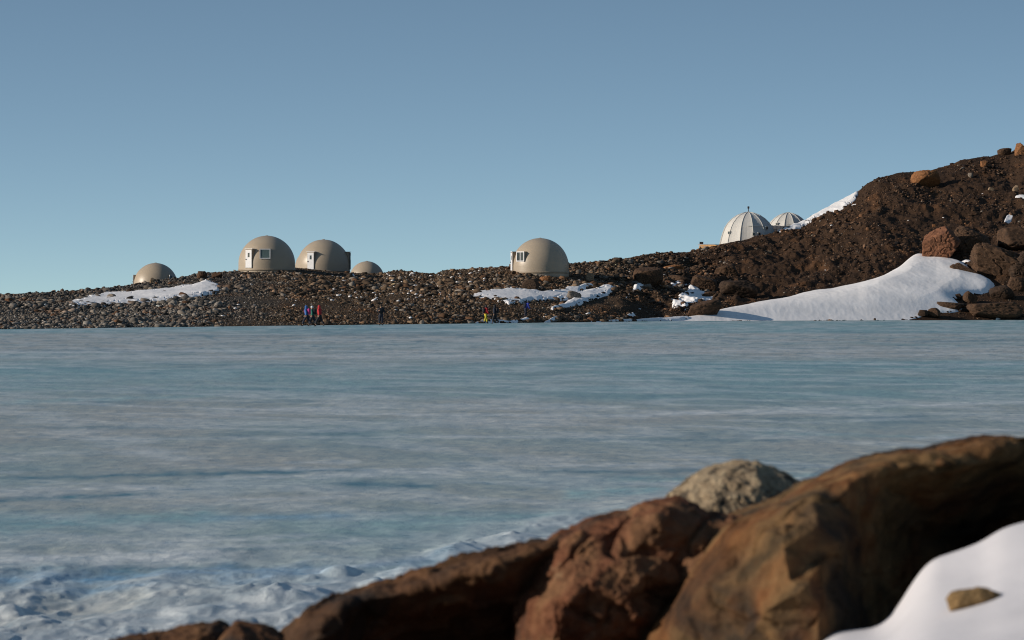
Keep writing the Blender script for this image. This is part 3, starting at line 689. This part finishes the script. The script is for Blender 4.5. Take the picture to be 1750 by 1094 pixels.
# ------------------------------------------------------------------ foreground bank under the rocks
xs = np.linspace(-14, 14, 120); ys = np.linspace(-6, 27, 150); XX, YY = np.meshgrid(xs, ys)
zb = 2.15 - 0.092 * YY + 0.05 * fbm(XX * 0.8, YY * 0.8, 1.0, 4); zb = np.where(YY < 4, np.minimum(zb, 1.55), zb)
zb = np.where(YY > 22, zb - (YY - 22) * 0.1, zb)
me = np_mesh('near_bank', np.stack([XX, YY, zb], -1).reshape(-1, 3), grid_quads(*XX.shape))
attr(me, 'ground_colour', np.tile([0.09, 0.055, 0.035], (XX.size, 1)))
tag(link('near_bank', me, M['terrain'], smooth=True), kind='structure')

# ------------------------------------------------------------------ foreground rocks
def px2w(px, py, Y): return np.stack([(px - 875) * Y / F, Y + 0 * px, H - (py - HY) * Y / F], -1)
def form_rock(name, Y0, outline, centre, T, controls, mat, label, amp=0.03, nf=2.5, back=0.5, seed=1.0, pw=2.6, cracks=0.0, facet_px=70.0, jit=0.03):
    """closed boulder: its silhouette as seen, real depth front and back; controls (col,row,depth m) push its faces in and out"""
    O = np.array(outline, float); cc_ = np.array(centre, float)
    seg = np.diff(np.vstack([O, O[:1]]), axis=0); L = np.hypot(seg[:, 0], seg[:, 1]); s = np.concatenate([[0], np.cumsum(L)])
    na, nr = 520, 170
    q = np.linspace(0, s[-1], na, endpoint=False); Oc = np.vstack([O, O[:1]])
    ox = np.interp(q, s, Oc[:, 0]); oy = np.interp(q, s, Oc[:, 1])
    k = np.hanning(15); k /= k.sum()
    ox = np.convolve(np.concatenate([ox[-7:], ox, ox[:7]]), k, 'valid'); oy = np.convolve(np.concatenate([oy[-7:], oy, oy[:7]]), k, 'valid')
    A = np.array(controls, float)
    def depth(px, py):
        if len(A) < 4: return 0 * px
        ctr = A[:, :2]; K = np.hypot(ctr[:, None, 0] - ctr[None, :, 0], ctr[:, None, 1] - ctr[None, :, 1])
        Pm = np.concatenate([K, np.ones((len(A), 1))], 1); Pm = np.concatenate([Pm, np.append(np.ones(len(A)), 0)[None]], 0)
        wt = np.linalg.solve(Pm, np.append(A[:, 2], 0))
        def smooth_d(x, y):
            v = 0 * x + wt[-1]
            for (cx, cy), k_ in zip(ctr, wt[:-1]): v = v + k_ * np.sqrt((x - cx) ** 2 + (y - cy) ** 2 + 20.0 ** 2)
            return v
        rj = np.random.default_rng(int(seed * 13 + 5)); bx = O.min(0) - 60, O.max(0) + 60
        step = facet_px; gx_, gy_ = np.meshgrid(np.arange(bx[0][0], bx[1][0] + step, step), np.arange(bx[0][1], bx[1][1] + step, step))
        gx_ = gx_.ravel() + rj.uniform(-0.42, 0.42, gx_.size) * step; gy_ = gy_.ravel() + rj.uniform(-0.42, 0.42, gy_.size) * step
        gd = smooth_d(gx_, gy_) + rj.normal(0, jit, gx_.size)
        from mathutils.geometry import delaunay_2d_cdt
        vc, _, tris, *_r = delaunay_2d_cdt([Vector((a_, b_)) for a_, b_ in zip(gx_, gy_)], [], [], 0, 1e-4)
        vx = np.array([v[:] for v in vc]); order = [int(np.argmin((gx_ - v[0]) ** 2 + (gy_ - v[1]) ** 2)) for v in vx]; vd = gd[order]
        acc = smooth_d(px, py)
        for tri in tris:
            (xa, ya), (xb, yb), (xc, yc) = vx[list(tri)]; dt_ = (yb - yc) * (xa - xc) + (xc - xb) * (ya - yc)
            if abs(dt_) < 1e-6: continue
            l1 = ((yb - yc) * (px - xc) + (xc - xb) * (py - yc)) / dt_; l2 = ((yc - ya) * (px - xc) + (xa - xc) * (py - yc)) / dt_; l3 = 1 - l1 - l2
            m_ = (l1 >= -1e-6) & (l2 >= -1e-6) & (l3 >= -1e-6)
            acc = np.where(m_, l1 * vd[tri[0]] + l2 * vd[tri[1]] + l3 * vd[tri[2]], acc)
        w_ = 1.0
        return acc / w_
    rr = np.sin(np.linspace(0, 1, nr) * math.pi / 2); rr[0] = 0.002
    PX = cc_[0] + (ox - cc_[0])[None] * rr[:, None]; PY = cc_[1] + (oy - cc_[1])[None] * rr[:, None]
    shell = np.sqrt(np.clip(1 - rr[:, None] ** pw, 0, 1))
    Yf = Y0 - T * shell + depth(PX, PY) * shell ** 0.7
    Yb = Y0 + back * shell[::-1]
    Vf = px2w(PX, PY, Yf)
    PXb, PYb = PX[::-1], PY[::-1]
    # back keeps the world size of the silhouette
    Vb = px2w(PXb, PYb, Y0 + 0 * PXb); Vb[..., 1] = Yb
    V = np.concatenate([Vf, Vb[1:]], 0); nrow = V.shape[0]
    # displacement along normals
    du = np.roll(V, -1, 1) - np.roll(V, 1, 1); dv = np.gradient(V, axis=0); nn = np.cross(du, dv); nn /= np.linalg.norm(nn, axis=-1, keepdims=True) + 1e-9
    if (nn[nr // 2] * (V[nr // 2] - V[:nr].mean((0, 1)))).sum() < 0: nn = -nn
    x, y, z = V[..., 0] + seed * 7, V[..., 1], V[..., 2]
    dd = amp * fbm(x * nf, y * nf, z * nf, 3) + amp * 0.7 * (fbm(x * nf * 2.2, y * nf * 2.2, z * nf * 2.2, 5, ridge=True) - 0.62) + amp * 0.25 * fbm(x * nf * 9, y * nf * 9, z * nf * 9, 3)
    if cracks:
        cr = np.abs(noise3(x * 3.2 + 0.8 * noise3(x * 5, y * 5, z * 5), y * 3.2, z * 4.2)); dd = dd - cracks * np.exp(-(cr / 0.05) ** 2)
    V = V + nn * dd[..., None]
    i = np.arange(nrow - 1)[:, None] * na + np.arange(na)[None]; j = np.arange(nrow - 1)[:, None] * na + (np.arange(na) + 1)[None] % na
    Q = np.stack([i, j, j + na, i + na], -1).reshape(-1, 4)
    org = np.array(px2w(np.array([cc_[0]]), np.array([cc_[1]]), np.array([Y0]))[0])
    me = np_mesh(name, V.reshape(-1, 3) - org, Q)
    bm = bmesh.new(); bm.from_mesh(me); bmesh.ops.recalc_face_normals(bm, faces=bm.faces); bm.to_mesh(me); bm.free()
    o = link(name, me, mat, smooth=True); o.location = org
    return tag(o, label, 'boulder')
def near_rock_mat(name, cols, patch=(0.02, 0.017, 0.015), pk=(0.50, 0.62), scale=1.0, pale=None):
    m, t, b = newmat(name); v = coords(t)
    n1 = N(t, 'ShaderNodeTexNoise', Scale=2.2 * scale, Detail=8.0, Roughness=0.6, Distortion=0.9); n2 = N(t, 'ShaderNodeTexNoise', Scale=14.0 * scale, Detail=8.0, Roughness=0.7)
    n3 = N(t, 'ShaderNodeTexNoise', Scale=1.6 * scale, Detail=6.0, Roughness=0.62, Distortion=0.5)
    mp_ = N(t, 'ShaderNodeMapping'); mp_.inputs['Location'].default_value = (3.1, 8.2, 1.4); t.links.new(v, mp_.inputs[0])
    t.links.new(v, n1.inputs['Vector']); t.links.new(v, n2.inputs['Vector']); t.links.new(mp_.outputs[0], n3.inputs['Vector'])
    k = len(cols); r = ramp(t, [(0.3 + 0.4 * i / (k - 1), c) for i, c in enumerate(cols)], n1.outputs[0])
    r2 = ramp(t, [(0.3, (0.6, 0.58, 0.55)), (0.7, (1.35, 1.35, 1.35))], n2.outputs[0]); c = mixc(t, r.outputs[0], r2.outputs[0], 1.0, 'MULTIPLY')
    r3 = ramp(t, [(pk[0], (0, 0, 0)), (pk[1], (0.85,) * 3)], n3.outputs[0]); c = mixc(t, c, patch, r3.outputs[0])
    if pale:
        n4 = N(t, 'ShaderNodeTexNoise', Scale=4.0 * scale, Detail=7.0, Roughness=0.65); t.links.new(mp_.outputs[0], n4.inputs['Vector'])
        r4 = ramp(t, [(pale[1], (0, 0, 0)), (pale[1] + 0.08, (0.9,) * 3)], n4.outputs[0]); c = mixc(t, c, pale[0], r4.outputs[0])
    t.links.new(c, b.inputs['Base Color']); b.inputs['Roughness'].default_value = 0.8; b.inputs['Specular IOR Level'].default_value = 0.12
    bp = N(t, 'ShaderNodeBump', Strength=0.7, Distance=0.02); t.links.new(n2.outputs[0], bp.inputs['Height']); t.links.new(bp.outputs[0], b.inputs['Normal'])
    return m
FG1 = near_rock_mat('rust_brown_rock', [(0.05, 0.028, 0.014), (0.14, 0.060, 0.023), (0.165, 0.095, 0.042), (0.06, 0.040, 0.020), (0.155, 0.064, 0.025)], pk=(0.50, 0.62))
FG2 = near_rock_mat('mottled_brown_rock', [(0.05, 0.024, 0.013), (0.135, 0.054, 0.028), (0.17, 0.086, 0.043), (0.055, 0.028, 0.016)], pk=(0.50, 0.60), scale=1.4, pale=((0.30, 0.20, 0.11), 0.60))
FG3 = near_rock_mat('dark_brown_rock', [(0.045, 0.024, 0.013), (0.09, 0.043, 0.021), (0.12, 0.062, 0.03), (0.045, 0.025, 0.015)], pk=(0.47, 0.6))
GRAN = near_rock_mat('pale_granite', [(0.17, 0.125, 0.080), (0.30, 0.225, 0.145), (0.38, 0.30, 0.20), (0.21, 0.155, 0.10)], patch=(0.05, 0.042, 0.035), pk=(0.53, 0.58), scale=5.0)
OCH = near_rock_mat('ochre_stone', [(0.16, 0.10, 0.045), (0.26, 0.17, 0.08), (0.20, 0.12, 0.05)], pk=(0.62, 0.7), scale=4.0)

form_rock('boulder', 14.2, [(1120, 900), (1138, 848), (1165, 826), (1195, 803), (1235, 789), (1265, 786), (1300, 789), (1330, 802), (1368, 822), (1400, 850), (1420, 900), (1440, 1100), (1400, 1300), (1200, 1300), (1130, 1100)],
          (1270, 900), 0.25, [], GRAN, 'pale speckled granite boulder peeping up behind the brown foreground rocks', 0.022, 5.0, 0.3, 3)
form_rock('boulder', 12.4, [(1085, 1130), (1110, 1068), (1150, 1020), (1190, 965), (1232, 905), (1270, 885), (1330, 862), (1368, 843), (1390, 824), (1428, 818), (1440, 802), (1462, 792), (1500, 782), (1560, 772),
                            (1610, 768), (1650, 756), (1700, 750), (1760, 749), (1850, 752), (1950, 770), (2000, 850), (1960, 960), (1800, 1010), (1700, 1060), (1640, 1150), (1580, 1300), (1400, 1420), (1200, 1400), (1080, 1250)],
          (1460, 980), 0.42, [(1120, 1120, 0.12), (1180, 1080, 0.02), (1250, 950, 0.05), (1270, 1040, -0.08), (1330, 900, -0.05), (1340, 980, -0.18), (1340, 1080, -0.16), (1385, 850, -0.14), (1400, 930, -0.30), (1405, 1040, -0.34), (1400, 1130, -0.32),
                              (1435, 830, 0.06), (1435, 930, 0.0), (1450, 1040, 0.0), (1450, 1110, 0.05), (1520, 800, 0.14), (1520, 850, 0.34), (1520, 960, 0.50), (1500, 1060, 0.42), (1620, 790, 0.18), (1620, 840, 0.42), (1640, 900, 0.75), (1600, 1000, 0.8),
                              (1740, 775, 0.3), (1750, 830, 0.65), (1750, 900, 1.0), (1850, 850, 0.9), (1700, 950, 1.1)],
          FG1, 'largest brown foreground boulder, sunlit on its left, shaded flank on its right', 0.020, 3.0, 0.9, 1, pw=9, cracks=0.016, facet_px=62, jit=0.03)
form_rock('boulder', 12.62, [(868, 1140), (885, 1070), (880, 1040), (895, 990), (905, 955), (922, 936), (950, 917), (1000, 895), (1060, 879), (1120, 859), (1150, 855), (1190, 868), (1225, 882), (1275, 888), (1300, 930), (1290, 1000), (1260, 1070), (1230, 1150), (1150, 1330), (1000, 1380), (880, 1300)],
          (1060, 1020), 0.34, [(900, 960, 0.12), (930, 990, 0.02), (960, 1050, -0.04), (990, 920, 0.0), (1020, 930, 0.10), (1045, 915, 0.16), (1080, 940, 0.0), (1080, 880, -0.02), (1040, 1000, -0.06), (1050, 1070, -0.08), (1140, 870, -0.02), (1170, 890, 0.10), (1230, 900, 0.14),
                               (1140, 950, 0.0), (1190, 950, 0.02), (1085, 1010, -0.03), (1125, 1030, 0.16), (1160, 1010, 0.04), (1100, 1090, 0.05), (1180, 1060, 0.08)],
          FG2, 'mottled rust-brown boulder with dark hollows, in the middle of the foreground rocks', 0.030, 3.6, 0.5, 2, pw=6, cracks=0.03, facet_px=48, jit=0.035)
form_rock('boulder', 12.55, [(480, 1100), (520, 1062), (550, 1040), (585, 1022), (625, 1010), (680, 1003), (715, 990), (745, 985), (775, 970), (830, 955), (880, 940), (925, 926), (965, 918), (985, 960), (985, 1030), (950, 1150), (900, 1300), (700, 1380), (520, 1250)],
          (740, 1110), 0.30, [(530, 1075, 0.0), (580, 1040, -0.02), (600, 1080, 0.3), (650, 1015, 0.0), (650, 1050, 0.3), (720, 1000, 0.0), (730, 1040, 0.35), (760, 1090, 0.55), (800, 975, 0.0), (820, 1010, 0.2), (830, 1080, 0.55), (860, 960, -0.06), (855, 990, -0.05), (880, 975, -0.04), (905, 980, 0.2), (900, 1050, 0.5), (700, 1150, 0.6)],
          FG3, 'dark brown boulder sloping down to the ice, left of the mottled boulder', 0.026, 3.0, 0.5, 5, pw=7, cracks=0.02, facet_px=55, jit=0.022)
form_rock('boulder', 12.8, [(180, 1100), (230, 1085), (290, 1078), (340, 1068), (372, 1064), (392, 1072), (402, 1100), (390, 1250), (200, 1250)],
          (290, 1150), 0.3, [], FG3, 'low dark rock at the bottom edge, leftmost of the foreground rocks', 0.025, 4.0, 0.3, 6)
form_rock('boulder', 12.6, [(370, 1100), (385, 1075), (404, 1059), (430, 1066), (462, 1076), (485, 1086), (520, 1110), (500, 1260), (380, 1260)],
          (435, 1150), 0.3, [(450, 1100, 0.3)], FG3, 'small pointed dark rock at the bottom edge, second from left', 0.02, 4.0, 0.3, 7)

# near snow in the lower right corner
SE0 = [(1330, 1140), (1400, 1100), (1425, 1082), (1500, 1072), (1530, 1045), (1545, 1018), (1565, 985), (1590, 955), (1630, 942), (1680, 925), (1710, 905), (1750, 893), (1850, 870), (2050, 840), (2400, 830), (3400, 850)]
_x = np.arange(1330, 3400, 3.0); _e = interp(_x, SE0); _k = np.hanning(23); _k /= _k.sum(); _e = np.convolve(np.pad(_e, 11, mode='edge'), _k, 'valid'); SE = list(zip(_x, _e))
uu = np.arange(1330, 3400, 3.0); rr = np.linspace(0, 1, 150)
UU, RR = np.meshgrid(uu, rr); ed = interp(UU, SE)
edl = 850 + 280 * np.clip((2050 - UU) / 720, 0, 1) ** 1.0
PYs = 1330 + (edl + (ed - edl) * RR ** 5 - 1330) * RR
Ys = 7.6 + 4.2 * RR ** 1.2
V = px2w(UU, PYs, Ys); V[..., 2] += 0.02 * fbm(V[..., 0] * 1.5, V[..., 1] * 1.2, 1.0, 3)
lip = []
for k, (dy, dz_) in enumerate([(0.02, -0.012), (0.045, -0.04), (0.06, -0.10), (0.08, -0.4), (0.1, -0.9)]):
    e_ = V[-1].copy(); e_[:, 1] += dy; e_[:, 2] += dz_; lip.append(e_)
V2 = np.concatenate([V, np.array(lip)], 0)
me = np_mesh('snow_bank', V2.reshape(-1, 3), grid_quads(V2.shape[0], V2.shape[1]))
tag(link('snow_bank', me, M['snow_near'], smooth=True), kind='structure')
_i = int(np.argmin(np.abs(UU[0] - 1665))); k_ = float(np.interp(-1036, -PYs[:, _i], rr)); Yst = 7.6 + 4.2 * k_ ** 1.2
form_rock('stone', float(Yst) + 0.03, [(1616, 1024), (1625, 1012), (1650, 1007), (1672, 1002), (1690, 1007), (1708, 1013), (1716, 1022), (1702, 1031), (1680, 1038), (1650, 1044), (1622, 1044)], (1662, 1026), 0.05, [], OCH,
          'small ochre stone lying on the white snow in the lower right corner', 0.006, 18.0, 0.05, 8)['category'] = 'stone'

# ------------------------------------------------------------------ people
def skinned(name, verts, edges, radii, mat, parent, sub=1):
    me = bpy.data.meshes.new(name + '_cage'); me.from_pydata([tuple(v) for v in verts], edges, [])
    o = bpy.data.objects.new(name + '_cage', me); col.objects.link(o)
    md = o.modifiers.new('skin', 'SKIN'); md.use_smooth_shade = True
    for i, r in enumerate(radii):
        sv = me.skin_vertices[0].data[i]; sv.radius = (r, r) if not isinstance(r, tuple) else r; sv.use_root = (i == 0)
    if sub: s = o.modifiers.new('sub', 'SUBSURF'); s.levels = sub; s.render_levels = sub
    dg = bpy.context.evaluated_depsgraph_get(); ev = o.evaluated_get(dg)
    out = bpy.data.meshes.new_from_object(ev); out.name = name
    bpy.data.objects.remove(o); bpy.data.meshes.remove(me)
    out.materials.clear()
    return link(name, out, mat, parent, True)
def cloth(name, c, r=0.85): return paint(name, c, r, 0.15, 8.0, bump=0.2)
SKIN = paint('weathered_skin', (0.42, 0.24, 0.16), 0.6, 0.08, 6)
BLK = cloth('black_cloth', (0.012, 0.012, 0.016)); NAVY = cloth('navy_cloth', (0.012, 0.016, 0.03)); BLUE = cloth('blue_jacket_cloth', (0.03, 0.12, 0.34)); RED = cloth('red_jacket_cloth', (0.42, 0.02, 0.025))
GREEN = cloth('green_jacket_cloth', (0.03, 0.17, 0.12)); YEL = cloth('yellow_trouser_cloth', (0.50, 0.40, 0.03)); WHT = cloth('white_hat_wool', (0.6, 0.62, 0.62)); PINK = cloth('pink_pack_cloth', (0.55, 0.06, 0.22)); PURP = cloth('violet_blue_cloth', (0.03, 0.05, 0.32)); HAIR = cloth('brown_hair', (0.06, 0.035, 0.02))
def person(px, feet, label, jacket, trousers, hat, pack=None, face=-1, stride=0.3, lean=0.05, hgt=1.78, onhill=False, arms='swing', hair=None):
    """face: -1 walks to the left, +1 to the right; local x = forward"""
    Y = F * H / (feet - HY)
    if onhill:
        t = float(t_of(px, feet)); X_, Y_, Z_ = (float(a) for a in hill(np.array([px]), np.array([t]))); Y = Y_; z0 = H - (feet - HY) * Y / F
    else: z0 = 0.03
    root = empty('person', ((px - 875) * Y / F, Y, z0), 0.45 if face > 0 else math.pi - 0.45, label, 'person', 'hikers by the far shore')
    k = 1.06 * hgt / 1.78; root.scale = (k, k, k)
    if arms == 'front': root.rotation_euler.z = R(-80)
    s = stride; L = lean
    hip = Vector((0, 0, 0.93 - 0.05 * s)); chest = Vector((0.22 * L + L * 0.5, 0, 1.36)); neck = Vector((L * 1.15, 0, 1.50)); head = Vector((L * 1.3 + 0.02, 0, 1.63))
    legs = []
    for sg, f in ((1, s), (-1, -s)):
        h0 = hip + Vector((0, 0.10 * sg, -0.04)); kn = Vector((f * 0.62 + 0.06, 0.11 * sg, 0.50)); an = Vector((f * 1.25 - 0.02, 0.12 * sg, 0.10 + (0.05 if f < -0.1 else 0)))
        legs.append((h0, kn, an))
    arm = []
    for sg, f in ((1, -s), (-1, s)):
        sh = chest + Vector((0, 0.20 * sg, 0.06)); el = sh + Vector((f * 0.35 - 0.03, 0.06 * sg, -0.28)); wr = el + Vector((f * 0.3 + 0.12, 0.0, -0.22))
        if arms == 'front': el = sh + Vector((0.05, 0.09 * sg, -0.28)); wr = el + Vector((0.20, -0.07 * sg, -0.06 if sg > 0 else 0.10))
        arm.append((sh, el, wr, sg))
    # body: one continuous surface with head, neck, limbs and fingers
    V = [hip, hip + Vector((0.01, 0, 0.2)), chest, neck, head - Vector((0, 0, 0.03)), head + Vector((0.0, 0, 0.07))]; E = [(0, 1), (1, 2), (2, 3), (3, 4), (4, 5)]
    Rr = [(0.13, 0.11), (0.12, 0.10), (0.15, 0.11), 0.055, (0.08, 0.088), (0.075, 0.085)]
    nose = len(V); V.append(head + Vector((0.105, 0, -0.005))); E.append((4, nose)); Rr.append(0.016)
    for h0, kn, an in legs:
        i = len(V); V += [h0, kn, an]; E += [(0, i), (i, i + 1), (i + 1, i + 2)]; Rr += [0.085, 0.055, 0.04]
    for sh, el, wr, sg in arm:
        i = len(V); d = (wr - el).normalized(); V += [sh, el, wr, wr + d * 0.07]; E += [(2, i), (i, i + 1), (i + 1, i + 2), (i + 2, i + 3)]; Rr += [0.055, 0.042, 0.028, 0.034]
        side = Vector((0, 1, 0)).cross(d).normalized()
        for q in range(4):
            j = len(V); b0 = wr + d * 0.09 + side * (0.03 - 0.02 * q); V += [b0 + d * 0.03, b0 + d * (0.06 - 0.006 * abs(q - 1)) + Vector((0, -0.015 * sg, 0))]; E += [(i + 3, j), (j, j + 1)]; Rr += [0.010, 0.008]
        j = len(V); V += [wr + d * 0.03 + side * 0.045, wr + d * 0.07 + side * 0.06]; E += [(i + 2, j), (j, j + 1)]; Rr += [0.012, 0.009]
    skinned('body', V, E, Rr, SKIN, root)
    for ex in (-1, 1):
        pass
    # trousers
    V = [hip + Vector((0, 0, 0.12)), hip]; E = [(0, 1)]; Rr = [(0.165, 0.14), (0.175, 0.15)]
    for h0, kn, an in legs:
        i = len(V); V += [h0 - Vector((0, 0, 0.06)), kn, an + (kn - an) * 0.12]; E += [(1, i), (i, i + 1), (i + 1, i + 2)]; Rr += [0.13, 0.10, 0.088]
    skinned('trousers', V, E, Rr, trousers, root)
    # jacket with sleeves
    V = [hip + Vector((0, 0, 0.0)), hip + Vector((0.02, 0, 0.2)), chest, neck - Vector((0, 0, 0.0))]; E = [(0, 1), (1, 2), (2, 3)]; Rr = [(0.21, 0.19), (0.20, 0.18), (0.22, 0.18), (0.115, 0.11)]
    for sh, el, wr, sg in arm:
        i = len(V); V += [sh, el, wr]; E += [(2, i), (i, i + 1), (i + 1, i + 2)]; Rr += [0.10, 0.082, 0.066]
    skinned('jacket', V, E, Rr, jacket, root)
    for h0, kn, an in legs:
        m = Matrix.Translation(an)
        skinned('boot', [an + Vector((0, 0, 0.06)), an + Vector((-0.02, 0, -0.04)), an + Vector((0.16, 0, -0.06))], [(0, 1), (1, 2)], [0.065, 0.06, 0.05], BLK, root)
    top = MB().lathe(([(0.11, -0.17), (0.125, -0.10)] if hat not in (WHT, HAIR) else []) + [(0.118, -0.05), (0.125, 0.0), (0.118, 0.06), (0.08, 0.115), (0.0, 0.14)], 20)
    ht = top.build('hood' if hat is not WHT else 'hat', hat, root, True); ht.location = head + Vector((-0.030, 0, 0.03))
    if hat not in (WHT, HAIR):
        MB().lathe([(0.15, -0.03), (0.135, 0.05), (0.11, 0.10)], 16).build('collar', jacket, root, True).location = neck - Vector((0, 0, 0.05))
    if pack:
        pk = empty_p = MB().box((0, 0, 0), (0.22, 0.32, 0.52), bev=0.06).build('backpack', pack, root, True); pk.location = chest + Vector((-0.27, 0, -0.10)); pk.rotation_euler = (0, L * 0.8, 0)
        for sg in (-1, 1):
            MB().tube([(-0.12 + 0.2, 0.1 * sg, 0.2), (0.28, 0.12 * sg, 0.22), (0.46, 0.12 * sg, 0.1), (0.36, 0.14 * sg, -0.12)], 0.02, 6).build('strap', pack, pk)
    return root
person(524.5, 558.2, 'hiker in a blue jacket and black trousers, walking left at the front of the trio', BLUE, NAVY, BLUE, PINK, -1, 0.30, 0.06)
person(534.5, 557.9, 'hiker in a green jacket and white hat, middle of the trio walking on the ice', GREEN, NAVY, WHT, BLK, -1, 0.26, 0.06, 1.74)
person(546.5, 558.4, 'hiker in a red hooded jacket and black trousers, rear of the trio', RED, BLK, RED, None, -1, 0.28, 0.05, 1.80)
person(651, 556.6, 'person dressed all in black standing alone with arms raised to the face', BLK, NAVY, HAIR, None, -1, 0.04, 0.0, 1.84, arms='front')
person(830, 553.6, 'person in a red jacket and bright yellow trousers with a black pack', RED, YEL, BLK, BLK, 1, 0.18, 0.05, 1.74)
person(846, 553.8, 'person in dark clothes standing beside the one in yellow trousers', NAVY, BLK, BLK, BLK, -1, 0.16, 0.02, 1.76)
person(898, 543.5, 'hiker in a violet-blue jacket with a dark pack, climbing the stony shore', PURP, NAVY, BLK, NAVY, 1, 0.16, 0.28, 1.72, onhill=True)
